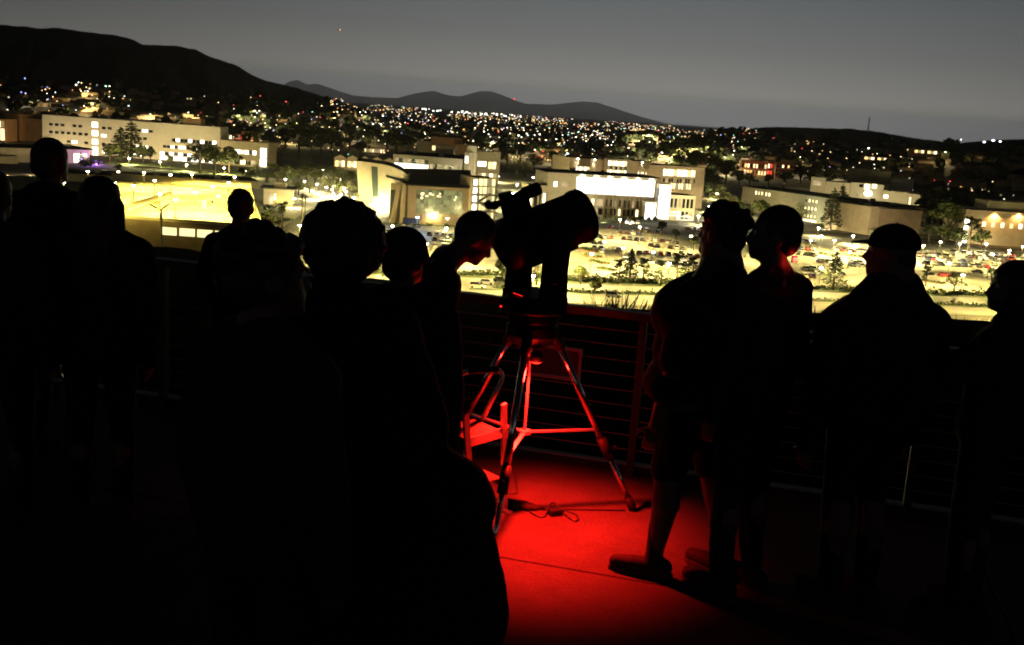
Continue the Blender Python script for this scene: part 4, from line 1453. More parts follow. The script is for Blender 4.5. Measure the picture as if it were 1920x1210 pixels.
# scrub on the slope just below the railing
for i, (px, py, d, w) in enumerate(((1128, 546, 46, 1.2), (1150, 536, 50, 1.5), (1172, 543, 44, 1.3), (1190, 552, 40, 1.2), (1545, 568, 44, 1.2), (1800, 594, 40, 1.0), (1825, 590, 44, 1.0), (355, 490, 60, 1.4), (268, 497, 60, 1.2))):
    top = at_y(px, py, d)
    r = thing('hillside_bush', 'dark twiggy bush on the slope just below the railing', 'bush', (top.x, top.y, top.z - w * 1.95), rt.uniform(0, 6), 'bushes below the railing')
    s = w / 9.0
    r.scale = (s * 1.5, s * 1.5, s * 1.7)
    b = MB()
    rnd = random.Random(i)
    for k in range(26):
        a = rnd.uniform(0, 6.28)
        e = Vector((math.cos(a) * rnd.uniform(1, 5), math.sin(a) * rnd.uniform(1, 5), rnd.uniform(5, 9)))
        b.tube([(0, 0, -4), e * .5 + Vector((0, 0, 1)), e, e * 1.08 + Vector((rnd.uniform(-1, 1), 0, .6))], [.2, .12, .07, .03], 4)
    b.obj('twigs', M_twig, r)
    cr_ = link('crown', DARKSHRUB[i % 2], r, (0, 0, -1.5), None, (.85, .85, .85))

# ------------------------------------------------------------------ lamp posts
YEL = (1, .79, .27)
M_post = mat('lamp post paint', (.20, .19, .16), .5, var=.1, scale=1)
HEADS = {}
def lamp_meshes(kind):
    if kind in HEADS:
        return HEADS[kind]
    p, h, g_ = MB(), MB(), MB()
    p.tube([(0, 0, 0), (0, 0, 1)], .012, 6)
    h.lathe([(.04, .06), (.30, -.02), (.32, -.10)], 10)
    g_.lathe([(.29, -.10), (.26, -.26), (.10, -.36)], 10)
    col = {'yellow': (1, .93, .68), 'white': (1, .97, .9), 'blue': (.25, .5, 1)}[kind]
    HEADS[kind] = p.mesh('post', M_post), h.mesh('hood', M_post), g_.mesh('lens', glow('lamp lens ' + kind, col, 40, sampling='NONE'))
    return HEADS[kind]

LK = 1.3
def lamp(px, py_base, py_top, power=1.0, kind='yellow', col=YEL, label=None, group=None, z=ZG, size=1.0, globe=False, tall=8.0):
    h = tall
    p = on_z(px, py_top, z + h)
    p.z = z
    r = thing('lamp_post', label, 'lamp post', p, 0, group)
    a, b, c = lamp_meshes(kind)
    link('post', a, r, None, None, (12, 12, h))
    link('hood', b, r, (0, 0, h), None, (2.2 * size,) * 3)
    link('lens', c, r, (0, 0, h), None, (2.2 * size,) * 3)
    q = MB()
    q.box(-.35, .35, -.35, .35, 0, .9)
    q.obj('plinth', M_kerb, r)
    if power and globe:                        # open globe: lights trees and walls around it too
        pl = bpy.data.lights.new('lamp_light', 'POINT')
        pl.energy = power * LK * 66000
        pl.color = col
        pl.shadow_soft_size = .3
        link('lamp_light', pl, r, (0, 0, h - 1.2))
    elif power:
        spot('lamp_light', r, (0, 0, h - 1.0), (0, 0, -1), power * LK * 24000, col, R(160), .15, .3, True)
    return r

deck_l = ('lamp post on the yellow lit parking deck', 'lamp posts on the parking deck')
for px, pb, pt in ((250, 379, 346), (290, 366, 337), (367, 397, 359), (329, 411, 372), (399, 384, 348), (429, 374, 341), (182, 362, 329), (140, 395, 360), (200, 405, 370), (445, 408, 375), (215, 374, 341), (165, 348, 320), (320, 352, 326), (360, 350, 325), (440, 354, 330), (270, 350, 322), (300, 398, 362), (410, 402, 366), (120, 372, 340)):  # some rear and left posts are added to light the deck's dark parts
    lamp(px, pb, pt, .82, col=(1, .82, .17), label=deck_l[0], group=deck_l[1], z=PS_Z, tall=7.5)
for px, pb, pt, k in ((222, 335, 321, 'yellow'), (242, 312, 296, 'yellow'), (300, 316, 302, 'yellow'), (350, 322, 308, 'yellow'), (420, 330, 314, 'yellow'), (460, 334, 320, 'yellow')):
    lamp(px, pb, pt, .9, k, (1, .86, .36), 'short lamp by the lawn before the long pale block', 'lamps by the lawn', globe=True, tall=5)
prom = ('white topped lamp on the crowded promenade left of the hall', 'lamps on the promenade')
for i, (px, pb, pt) in enumerate(((571, 352, 339), (594, 357, 344), (612, 364, 350), (623, 368, 354), (586, 372, 357), (625, 377, 362), (639, 377, 363), (649, 372, 358), (606, 344, 318), (686, 381, 366), (702, 395, 379), (697, 399, 383), (664, 386, 370), (645, 368, 352), (638, 350, 335), (655, 393, 375), (672, 398, 381), (718, 388, 373), (535, 350, 335), (552, 385, 371))):
    lamp(px, pb, pt, .34 if i % 2 else .46, 'white', (1, .86, .42), *prom, globe=True, tall=5.5)
for px, pb, pt in ((584, 438, 412), (562, 452, 421), (604, 414, 401), (628, 416, 392)):
    lamp(px, pb, pt, .4, 'yellow', YEL, 'slim lamp along the dark entrance road', 'lamps along the entrance road', globe=True, tall=6.5)
hall_l = ('lamp post before the tan hall with the large window', 'lamps before the hall')
for px, pb, pt in ((727, 398, 373), (750, 400, 382), (764, 412, 393), (736, 437, 422), (839, 424, 408), (837, 443, 426), (814, 430, 398), (912, 440, 415)):
    lamp(px, pb, pt, .2, 'yellow', YEL, *hall_l, globe=True, tall=6.5)
lamp(783, 423, 406, .25, 'blue', (.3, .5, 1), 'blue glowing emergency lamp before the hall')
lot = ('tall lamp post in the crowded large parking lot', 'lamps in the large parking lot')
for px, pb, pt in ((1134, 471, 452), (1169, 487, 463), (1225, 489, 471), (1296, 464, 441), (938, 509, 474), (880, 470, 445), (1040, 470, 440), (1060, 515, 488), (720, 500, 470), (800, 480, 455), (980, 440, 418), (1200, 445, 424), (1163, 422, 410), (640, 480, 452), (1080, 432, 412), (1110, 500, 474), (1255, 520, 492), (760, 450, 430), (1000, 500, 472), (1330, 500, 474)):  # some posts are added between the others to even out the light
    lamp(px, pb, pt, .85, 'yellow', YEL, *lot, tall=9)
rlot = ('lamp post in the right parking lot below the grove', 'lamps in the right parking lot')
for px, pb, pt in ((1521, 462, 449), (1541, 456, 441), (1565, 462, 449), (1613, 468, 453), (1630, 468, 454), (1718, 476, 462), (1732, 474, 459), (1764, 476, 452), (1893, 486, 468), (1918, 482, 461), (1862, 494, 475), (1806, 541, 514), (1594, 492, 471), (1540, 525, 500), (1690, 530, 503), (1450, 500, 478), (1640, 510, 486), (1780, 512, 492), (1900, 530, 505), (1400, 470, 450)):  # a few posts are added in the gaps for more even light
    lamp(px, pb, pt, .72, 'yellow', YEL, *rlot, tall=8)
far_l = ('lamp by the gardens of the grey and brown classroom blocks', 'lamps by the classroom blocks')
for px, pb, pt in ((1380, 412, 398), (1330, 400, 386), (1450, 424, 412), (1535, 438, 426), (1600, 452, 441), (1345, 375, 362), (1310, 418, 404), (1660, 460, 448), (1800, 470, 456), (1850, 468, 456)):
    lamp(px, pb, pt, .75, 'white', (1, .86, .40), *far_l, globe=True, tall=5.5)
lamp(1346, 407, 397, .2, 'blue', (.3, .45, 1), 'blue glowing emergency lamp behind the man in shorts')
bou = ('lamp along the boulevard beyond the stair tower', 'lamps along the boulevard')
for px, pb, pt in ((948, 412, 398), (955, 392, 380), (962, 372, 361), (970, 355, 345), (1000, 345, 332), (935, 352, 330), (990, 378, 366)):
    lamp(px, pb, pt, .7, 'white', (1, .86, .40), *bou, globe=True, tall=5.5)
strl = ('street lamp beside the street below the terrace', 'street lamps below the terrace')
for px, pb, pt in ((700, 535, 500), (1000, 552, 515), (1330, 566, 530), (1640, 578, 545), (1900, 590, 556), (420, 520, 485)):
    lamp(px, pb, pt, 1.9, 'yellow', YEL, *strl, tall=9)

p = on_z(181, 309)
t = thing('violet_floodlight', 'violet floodlight glowing among the shrubs by the lawn', 'floodlight', p)
b = MB()
b.box(-.4, .4, -.3, .3, 0, .7)
b.obj('housing', M_post, t)
b = MB()
b.quad((-.35, -.31, .1), (.35, -.31, .1), (.35, -.31, .6), (-.35, -.31, .6))
b.obj('lens', glow('violet lens', (.45, .12, 1), 25, sampling='NONE'), t)
pl = bpy.data.lights.new('violet_light', 'POINT')
pl.energy = 16000
pl.color = (.42, .12, 1)
pl.shadow_soft_size = .3
link('violet_light', pl, t, (0, -2.5, 2.2))

# wind turbine by the parking structure
p = on_z(303, 477)
t = thing('wind_turbine', 'slim grey three bladed wind turbine before the parking structure', 'wind turbine', p)
h = z_at(p, 393) - p.z
b = MB()
b.tube([(0, 0, 0), (0, 0, h)], [.38, .2], 8)
b.obj('mast', M_post, t)
b = MB()
b.ell((0, -.6, h), (.45, 1.0, .45))
b.obj('nacelle', M_post, t)
for k, an in enumerate((35, 155, 270)):
    b = MB()
    d = Vector((math.cos(R(an)), 0, math.sin(R(an))))
    n_ = Vector((-d.z, 0, d.x))
    pts = [Vector((0, -1.6, h)), Vector((0, -1.6, h)) + d * 2 + n_ * .4, Vector((0, -1.6, h)) + d * 5.0 + n_ * .1, Vector((0, -1.6, h)) + d * 2 - n_ * .3]
    b.add(pts + [q + Vector((0, .12, 0)) for q in pts], [(0, 1, 2, 3), (7, 6, 5, 4), (0, 4, 5, 1), (1, 5, 6, 2), (2, 6, 7, 3), (3, 7, 4, 0)])
    b.obj('blade', M_post, t)
q = MB()
q.box(-4, 6, -2, 1.5, 0, 1.5)
tag(q.obj('planter', M_kerb, None, loc=p + Vector((-2, -4, 0))), 'low pale concrete planter at the foot of the wind turbine', 'planter')

# blue booth in front of the hall
B = Building('event_tent', 'dark blue flat topped booth in front of the hall', (757, 426), (785, 427), 'booth')
b = MB()
b.box(0, B.L, 0, 3, 1.9, 4.2)
b.obj('canopy', mat('blue cloth', (.03, .045, .16), .8, var=.2, scale=1), B.root)
for x in (.2, B.L - .2):
    for y in (.2, 2.8):
        q = MB()
        q.tube([(x, y, 0), (x, y, 1.9)], .06, 6)
        q.obj('pole', M_post, B.root)
q = MB()
q.box(1, B.L * .6, .5, 2, 0, 1.1)
q.obj('counter', M_roof_grey, B.root)

# planted beds with red kerbs in the lot
for cx, cy_, w in ((1109, 481, 30), (1123, 493, 30), (1139, 506, 30), (1100, 469, 22), (1607, 482, 34), (1550, 478, 30), (745, 452, 22), (1750, 530, 40)):
    a, b_ = on_z(cx - w / 2, cy_ - 3), on_z(cx + w / 2, cy_ + 3)
    L = (b_ - a).length
    t = thing('planted_bed', 'grassy planting bed with a red painted kerb in the parking lot', 'planting bed', a, math.atan2(b_.y - a.y, b_.x - a.x), 'kerbed beds in the lot')
    q = MB()
    q.box(0, L, -2.2, -1.9, 0, .25)
    q.box(0, L, 1.9, 2.2, 0, .25)
    q.box(-.3, 0, -2.2, 2.2, 0, .25)
    q.box(L, L + .3, -2.2, 2.2, 0, .25)
    q.obj('kerb', M_kerb_red, t)
    q = MB()
    q.quad((.004, -1.89, .2), (L - .004, -1.89, .2), (L - .004, 1.89, .2), (.004, 1.89, .2))
    rnd = random.Random(cx)
    for _ in range(160):
        c = Vector((rnd.uniform(0, L), rnd.uniform(-1.8, 1.8), rnd.uniform(.25, .7)))
        a_ = Vector((rnd.gauss(0, 1), rnd.gauss(0, 1), rnd.gauss(0, 1))).normalized() * .3
        t_ = a_.cross(Vector((rnd.gauss(0, 1), rnd.gauss(0, 1), 1))).normalized() * .25
        q.quad(c - a_ - t_, c + a_ - t_, c + a_ + t_, c - a_ + t_)
    q.obj('planting', M_lawn, t)

# ------------------------------------------------------------------ cars
M_tyre = mat('tyre', (.012, .012, .012), .9)
M_head = mat('head lamp glass', (.5, .5, .45), .1)
M_tail = mat('tail lamp', (.3, .01, .01), .2)
PAINT = {'white': (.62, .61, .57), 'silver': (.33, .33, .32), 'grey': (.10, .10, .10), 'black': (.008, .008, .009), 'red': (.30, .015, .012), 'blue': (.02, .04, .14), 'beige': (.33, .27, .17)}
CAR = {}
def car_mesh(col, suv):
    key = (col, suv)
    if key in CAR:
        return CAR[key]
    b = MB()
    top = 1.72 if suv else 1.43
    W = .9
    def section(x, z0, z1, w0, w1):
        return [(x, -w0, z0), (x, w0, z0), (x, w1, z1), (x, -w1, z1)]
    prof = [(-2.2, .32, .78, .78, .76), (-2.1, .24, .95, .86, .82), (-1.2, .2, .98, W, .84), (.9, .2, .96, W, .84), (1.9, .24, .84, .87, .78), (2.2, .34, .66, .76, .7)]
    vs, n = [], 4
    for p in prof:
        vs += section(*p)
    fs = [(0, 1, 2, 3), tuple(reversed([len(vs) - 4, len(vs) - 3, len(vs) - 2, len(vs) - 1]))]
    for i in range(len(prof) - 1):
        for k in range(4):
            k2 = (k + 1) % 4
            fs.append((i * 4 + k, (i + 1) * 4 + k, (i + 1) * 4 + k2, i * 4 + k2))
    b.add(vs, fs, 0)
    rx = -2.05 if suv else -1.75
    lo = [(rx, -.82, .95), (.95, -.82, .95), (.95, .82, .95), (rx, .82, .95)]
    hi = [(rx + (.25 if suv else .65), -.62, top - .04), (.2, -.62, top - .04), (.2, .62, top - .04), (rx + (.25 if suv else .65), .62, top - .04)]
    b.add(lo + hi, [(0, 1, 5, 4), (1, 2, 6, 5), (2, 3, 7, 6), (3, 0, 4, 7)], 1)
    b.add([(x, y * 1.03, z + .05) for x, y, z in hi] + [(x, y * 1.03, z) for x, y, z in hi], [(0, 1, 2, 3), (0, 4, 5, 1), (1, 5, 6, 2), (2, 6, 7, 3), (3, 7, 4, 0)], 0)
    for x in (-1.35, 1.35):
        for y in (-.86, .86):
            M = Matrix.Translation((x, y, .33)) @ Matrix.Rotation(R(90), 4, 'X')
            b.lathe([(.30, -.11), (.33, -.08), (.33, .08), (.30, .11)], 10, 2, M)
    for y in (-.6, .6):
        b.box(2.13, 2.22, y - .17, y + .17, .58, .72, 3)
        b.box(-2.23, -2.14, y - .17, y + .17, .68, .86, 4)
    pm = mat('car paint ' + col, PAINT[col], .28, spec=.5, coat=.6)
    CAR[key] = b.mesh('car ' + col, [pm, M_glass_dark, M_tyre, M_head, M_tail])
    return CAR[key]
rc = random.Random(77)
COLS = ['white'] * 6 + ['silver'] * 4 + ['black'] * 5 + ['grey'] * 4 + ['red'] * 2 + ['blue'] * 2 + ['beige']
def car(p, ang, where, col=None):
    col = col or rc.choice(COLS)
    suv = rc.random() < .4
    kind = 'sport utility car' if suv else 'saloon car'
    o = link('parked_car', car_mesh(col, suv), None, p, (0, 0, ang), (1.2, 1.2, 1.2))
    tag(o, f'{col} {kind} {where}', 'car', f'{col} {kind}s {where}')
    return o
def car_row(a, b, n, where, fill=.92, cols=None, z=ZG + .06, lines_=True):
    p, q = on_z(*a, z), on_z(*b, z)
    d = (q - p).normalized()
    ang = math.atan2(d.y, d.x) + R(90)
    for k in range(n):
        if rc.random() > fill:
            continue
        c = p.lerp(q, (k + .5) / n) + Vector((rc.uniform(-.15, .15), rc.uniform(-.4, .4), 0))
        car(c, ang + (math.pi if rc.random() < .5 else 0) + rc.uniform(-.03, .03), where, cols[k] if cols and k < len(cols) else None)
    if lines_:
        stall_row(a, b, n)
big = 'in the large lot right of the telescope'
for a, b, n, cols in (((1146, 437), (1204, 441), 5, ['grey', 'black', 'black', 'white']), ((1118, 446), (1151, 449), 3, ['grey', 'white', 'red']), ((1164, 449), (1210, 453), 4, ['black', 'grey', 'black', 'black']),
                      ((1106, 457), (1134, 458), 2, ['black', 'black']), ((1106, 467), (1134, 469), 2, ['white', 'red']), ((1214, 451), (1272, 458), 5, ['silver', 'white', 'black', 'white']),
                      ((1214, 462), (1300, 471), 7, None), ((1192, 476), (1312, 484), 9, None), ((1165, 492), (1305, 500), 9, None), ((1196, 433), (1240, 438), 4, ['red', 'white', 'grey']),
                      ((1168, 418), (1200, 420), 3, ['blue', 'white', 'white']), ((1140, 428), (1150, 429), 1, ['red']), ((1122, 474), (1134, 475), 1, ['white']), ((1152, 470), (1166, 471), 1, ['white']),
                      ((1284, 432), (1318, 434), 3, ['red', 'black', 'red']), ((1250, 500), (1330, 506), 5, None), ((1270, 478), (1330, 484), 4, None), ((1040, 448), (1110, 452), 6, None), ((1030, 436), (1110, 440), 6, None)):
    car_row(a, b, n, big, .95, cols)
mid = 'in the lot before the tan hall'
for a, b, n, cols in (((720, 438), (748, 439), 2, ['white', 'blue']), ((798, 442), (866, 447), 5, ['black', 'grey', 'beige', 'black']), ((808, 452), (884, 456), 6, ['grey', 'silver', 'white', 'grey', 'black', 'red']),
                      ((808, 463), (840, 465), 2, ['silver', 'red']), ((752, 423), (764, 424), 1, ['white']), ((776, 426), (790, 427), 1, ['grey']), ((856, 432), (868, 433), 1, ['grey']), ((730, 408), (766, 410), 2, ['black', 'grey']),
                      ((640, 436), (700, 438), 5, None), ((700, 455), (790, 460), 7, None), ((930, 452), (1000, 455), 5, None), ((935, 466), (960, 468), 2, ['black', 'red'])):
    car_row(a, b, n, mid, .95, cols)
car(on_z(640, 393, ZG + .1), R(20), 'on the entrance road by the promenade', 'red')  # red paint put in for the glow of its tail lamps
rgt = 'in the crowded right lot below the grove'
for a, b, n in (((1716, 480), (1920, 489), 17), ((1718, 487), (1925, 498), 16), ((1728, 496), (1870, 504), 10), ((1496, 468), (1530, 472), 3), ((1496, 477), (1530, 482), 3), ((1505, 507), (1545, 509), 3),
                ((1560, 470), (1640, 476), 6), ((1530, 492), (1620, 497), 6), ((1500, 455), (1530, 456), 2), ((1590, 500), (1680, 505), 6), ((1530, 515), (1560, 516), 2), ((1620, 487), (1700, 492), 6),
                ((1720, 473), (1930, 482), 14), ((1500, 520), (1530, 522), 2)):
    car_row(a, b, n, rgt, .9)
car(on_z(1770, 518, ZG + .06), R(15), 'alone in the aisle of the right lot', 'red')
car(on_z(1832, 512, ZG + .06), R(160), 'alone in the aisle of the right lot', 'grey')
strt = 'driving on the street below the terrace'
for px, py, c in ((912, 533, 'white'), (938, 528, 'silver'), (895, 540, 'beige'), (1150, 558, 'grey')):
    car(on_z(px, py, ZG + .06), R(-3), strt, c)
tag(lines.obj('stall_markings', M_white_paint), 'white painted stall lines of the large parking lot', 'road marking', kind='stuff')

# ------------------------------------------------------------------ the town beyond: its lamps, its woods, its roofs
def town():
    rnd = random.Random(3)
    pal = [((1, .90, .62), 26), ((1, .70, .30), 34), ((.80, .92, 1), 10), ((1, .48, .13), 18), ((.4, 1, .6), 4), ((1, .08, .06), 5), ((.35, .45, 1), 3), ((.9, .4, 1), 2)]
    cols, wts = [p[0] for p in pal], [p[1] for p in pal]
    V, F, COL = [], [], []
    def light(p, r, c, s):
        k_ = r / (p - CAM).length * 2000 / .6      # the larger the lamp on view, the less it needs to glare
        s = s * min(1.6, k_ ** -1.3)
        o = len(V)
        wx_, wz_ = rnd.uniform(.6, 1.9), rnd.uniform(.6, 1.15)
        for d in ((1, 0, 0), (-1, 0, 0), (0, 1, 0), (0, -1, 0), (0, 0, 1), (0, 0, -1)):
            V.append((p.x + d[0] * r * wx_, p.y + d[1] * r, p.z + d[2] * r * wz_))
            COL.append((c[0] * s, c[1] * s, c[2] * s, 1))
        for f in ((0, 2, 4), (2, 1, 4), (1, 3, 4), (3, 0, 4), (2, 0, 5), (1, 2, 5), (3, 1, 5), (0, 3, 5)):
            F.append(tuple(i + o for i in f))
    hz = lambda px: 212 + (px - 960) * .0707
    n = 0
    # (x range, rows below the horizon, number, size, strength)
    zones = [((620, 1420), (3, 16), 640, (0.31, 0.83), (2, 7)), ((620, 1400), (10, 40), 380, (0.38, 1.05), (2.5, 9)), ((430, 1330), (30, 85), 340, (0.50, 1.65), (2.5, 9)), ((0, 210), (8, 32), 34, (0.56, 1.50), (4, 14)),
             ((0, 640), (22, 70), 74, (0.44, 1.50), (3, 10)), ((380, 640), (8, 24), 27, (0.44, 1.20), (3, 9)), ((430, 740), (60, 110), 74, (0.44, 1.35), (3, 9)), ((940, 1080), (50, 100), 80, (0.44, 1.35), (2, 8)),
             ((1060, 1420), (30, 62), 68, (0.44, 1.20), (2, 8)), ((1330, 1560), (20, 46), 37, (0.44, 1.35), (2, 8)), ((1540, 1710), (32, 75), 34, (0.44, 1.35), (2, 7)), ((1700, 1920), (80, 122), 37, (0.50, 1.35), (1.5, 6)),
             ((1480, 1720), (62, 100), 18, (0.44, 1.20), (2, 6))]
    for (xa, xb), (ya, yb), num, (sa, sb), (ea, eb) in zones:
        for _ in range(num):
            px = rnd.uniform(xa, xb)
            py = hz(px) + ya + (yb - ya) * rnd.random() ** 1.2
            if noise.noise((px * .02, py * .06, 7)) < -.22:
                continue
            p = land(px, py, rnd.uniform(4, 9))
            if p is None:
                continue
            dist = (p - CAM).length
            light(p, dist * rnd.uniform(sa, sb) / 2000, rnd.choices(cols, wts)[0], rnd.uniform(ea, eb))
    for k in range(46):                       # floodlit shopping strip
        px = 790 + 190 * rnd.random()
        p = land(px, hz(px) + rnd.uniform(3.5, 9), 12)
        light(p, (p - CAM).length * rnd.uniform(.7, 1.5) / 2000, (1, .97, .85), rnd.uniform(7, 16))
    for k in range(44):                       # single bright lamps among the trees
        px = rnd.uniform(640, 1180)
        p = land(px, hz(px) + rnd.uniform(22, 70), 10)
        light(p, (p - CAM).length * rnd.uniform(.8, 1.3) / 2000, (1, .95, .8), rnd.uniform(9, 22))
    for k in range(120):                      # orange glow of a settlement in the far gap
        px = rnd.uniform(670, 760)
        p = at_y(px, hz(px) - 13 + (px - 670) * .02 + rnd.uniform(-3, 2), 144000)
        light(p, 144000 * rnd.uniform(.2, .45) / 2000, (1, .58, .25), rnd.uniform(.6, 2))
    for px, py, c, s, r in ((964, 186, (1, .03, .03), 8, .9), (1884 - 9, 268, (1, .95, .9), 20, 1.6), (1862, 266, (.7, .8, 1), 30, 2.0), (1845, 269, (.7, .8, 1), 25, 1.5), (1802, 262, (1, .97, .9), 26, 1.6), (1629, 280, (1, .95, .8), 28, 1.8),
                            (1490, 273, (1, .85, .6), 22, 1.4), (428, 237, (1, .04, .03), 10, 1.8), (424, 243, (1, .04, .03), 9, 1.5), (418, 233, (1, .05, .04), 8, 1.3), (432, 230, (1, .05, .04), 7, 1.1), (1018, 286, (1, .05, .1), 9, 1.6),
                            (1058, 283, (.2, 1, .8), 9, 1.7), (1004, 286, (1, .1, .1), 8, 1.2), (1050, 283, (1, .2, .1), 8, 1.3), (1450, 306, (1, .5, .4), 12, 2.0), (1064, 290, (.8, 1, .95), 20, 1.6), (180, 306, (.4, .15, 1), 4, 1.6),
                            (172, 309, (.45, .15, 1), 3, 1.8), (190, 308, (.4, .1, 1), 3, 1.4), (195, 333, (.2, .5, 1), 14, 1.8), (40, 175, (.3, .4, 1), 9, 1.6), (48, 177, (.8, .6, 1), 9, 1.4)):
        p = land(px, py, 1.5)
        if p is None or (p - CAM).length > 9000:
            p = at_y(px, py, 1700 if px > 1400 else 12000)
        else:
            p = p + (CAM - p).normalized() * min(18, (p - CAM).length * .02)
        light(p, (p - CAM).length * r / 2000, c, s)
    for k in range(26):                       # lamps in line along the streets of the town
        px = rnd.uniform(420, 1380)
        a = on_z(px, hz(px) + rnd.uniform(14, 80), ZG + 8)
        an = rnd.choice((.15, 1.5, .6, -.3)) + rnd.uniform(-.2, .2)
        c = rnd.choice([(1, .74, .34), (1, .55, .18), (1, .88, .6), (1, .66, .28)])
        L_ = rnd.uniform(250, 900) * max(1, a.y / 2500)
        n_ = rnd.randint(7, 16)
        for i in range(n_):
            p = a + Vector((math.cos(an), math.sin(an), 0)) * L_ * (i / n_ - .5)
            if p.y > 1050:
                light(p, (p - CAM).length * rnd.uniform(.4, .75) / 2000, c, rnd.uniform(3, 8))
    pools = []
    for k in range(80):                       # street lamps strong enough to light the ground and trees round them
        px = rnd.uniform(440, 1420) if k % 5 else rnd.uniform(0, 1900)
        dy = rnd.uniform(28, 92)
        p = land(px, hz(px) + dy, 11)
        if p is None or (p - CAM).length > 3500:
            continue
        light(p, (p - CAM).length * rnd.uniform(.7, 1.2) / 2000, (1, .88, .6), rnd.uniform(9, 18))
        pools.append(p)
    me = bpy.data.meshes.new('town_lights')
    me.from_pydata(V, [], F)
    at = me.color_attributes.new('glow', 'FLOAT_COLOR', 'POINT')
    at.data.foreach_set('color', np.array(COL, dtype=np.float32).ravel())
    m = bpy.data.materials.new('town lamp')
    m.use_nodes = True
    nt = m.node_tree
    nt.nodes.clear()
    out = nt.nodes.new('ShaderNodeOutputMaterial')
    em = nt.nodes.new('ShaderNodeEmission')
    ca = nt.nodes.new('ShaderNodeVertexColor')
    ca.layer_name = 'glow'
    nt.links.new(ca.outputs[0], em.inputs['Color'])
    em.inputs['Strength'].default_value = 1.0
    nt.links.new(em.outputs[0], out.inputs['Surface'])
    m.cycles.emission_sampling = 'NONE'
    me.materials.append(m)
    tl_ = tag(link('town_lights', me), 'countless coloured lamps of the town spread over the valley', 'town lights', kind='stuff')
    for p in pools:
        spot('town_lamp_light', tl_, p + Vector((0, -2, 2)), (0, 0, -1), 100000 * rnd.uniform(.5, 1.5), rnd.choice([(1, .82, .40), (1, .74, .3), (1, .86, .5)]), R(172), .1, .5)

    # dark crowns between the lamps, out to the horizon
    b = MB()
    for k in range(900):
        px = rnd.uniform(380, 1420) if k % 4 else rnd.uniform(0, 1920)
        dy = 4 + 75 * rnd.random() ** 1.3
        p = land(px, hz(px) + dy)
        if p is None:
            continue
        dist = (p - CAM).length
        if dist < 1000 or dist > 16000:
            continue
        h = rnd.uniform(7, 15)
        w = h * rnd.uniform(.5, .9)
        for _ in range(46):
            d = Vector((rnd.gauss(0, 1), rnd.gauss(0, 1), rnd.gauss(0, 1))).normalized()
            c = p + Vector((d.x * w * rnd.uniform(.5, 1), d.y * w * rnd.uniform(.5, 1), h * .55 + d.z * h * .45))
            a = Vector((rnd.gauss(0, 1), rnd.gauss(0, .4), rnd.gauss(0, 1))).normalized() * h * .17
            t_ = a.cross(Vector((rnd.gauss(0, .4), 1, rnd.gauss(0, .4)))).normalized() * h * .15
            b.quad(c - a - t_, c + a - t_ * .6, c + a * .7 + t_, c - a * .8 + t_)
    tag(b.obj('far_woodland', M_leaf_dark), 'dark woodland between the lamps of the town', 'woodland', kind='stuff')
    # low roofs of the town, each a plain gabled house a few pixels wide
    b = MB()
    for k in range(520):
        px = rnd.uniform(0, 1920)
        dy = 8 + 70 * rnd.random()
        p = land(px, hz(px) + dy)
        if p is None:
            continue
        dist = (p - CAM).length
        if dist < 1050 or dist > 9000:
            continue
        w, d, h = rnd.uniform(8, 22), rnd.uniform(8, 12), rnd.uniform(3, 6)
        M = Matrix.Translation(p - Vector((0, 0, 1.5))) @ Matrix.Rotation(rnd.uniform(-.6, .6), 4, 'Z')
        b.add([M @ Vector(q) for q in ((-w / 2, -d / 2, 0), (w / 2, -d / 2, 0), (w / 2, d / 2, 0), (-w / 2, d / 2, 0), (-w / 2, -d / 2, h), (w / 2, -d / 2, h), (w / 2, d / 2, h), (-w / 2, d / 2, h), (-w / 2, 0, h + 2.5), (w / 2, 0, h + 2.5))],
              [(0, 1, 5, 4), (1, 2, 6, 9, 5), (2, 3, 7, 6), (3, 0, 4, 8, 7), (4, 5, 9, 8), (6, 7, 8, 9)])
    tag(b.obj('town_houses', M_brown), 'far low houses of the town, too small to tell apart', 'houses', kind='stuff')
town()

# radio mast on the right hill
p = land(1627, 248) or at_y(1627, 246, 2300)
t = thing('radio_mast', 'thin lattice radio mast on the right hill', 'mast', p)
h = z_at(p, 219) - p.z
b = MB()
for k in range(3):
    an = 2.1 * k
    b.tube([(2 * math.cos(an), 2 * math.sin(an), -3), (.4 * math.cos(an), .4 * math.sin(an), h)], .45, 4)
for k in range(12):
    z = h * k / 12
    r_ = 2 - 1.6 * k / 12
    b.tube([(r_, 0, z), (-r_ * .5, r_ * .87, z + h / 24), (-r_ * .5, -r_ * .87, z + h / 12)], .25, 4)
b.obj('lattice', M_post, t)
# aircraft high over the town
p = at_y(636, 57, 5200)
t = thing('aircraft', 'tiny aircraft with orange lights in the night sky', 'aircraft', p, R(40))
b = MB()
b.tube([(-16, 0, 0), (-12, 0, 0), (12, 0, 0), (17, 0, 0)], [.5, 1.8, 1.9, .4], 10)
b.obj('fuselage', M_metal_grey, t)
for s in (-1, 1):
    b = MB()
    b.add([(3, s * 1.5, 0), (-3, s * 1.5, 0), (-5, s * 15, .8), (-3.5, s * 15, .8)] + [(3, s * 1.5, .4), (-3, s * 1.5, .4), (-5, s * 15, 1.1), (-3.5, s * 15, 1.1)], [(0, 1, 2, 3), (7, 6, 5, 4), (0, 4, 5, 1), (1, 5, 6, 2), (2, 6, 7, 3), (3, 7, 4, 0)])
    b.obj('wing', M_metal_grey, t)
    b = MB()
    b.ell((-4, s * 15, 1), 2.2, nu=8, nv=5)
    b.obj('wing_lamp', glow('aircraft lamp', (1, .5, .25), 4, sampling='NONE'), t)
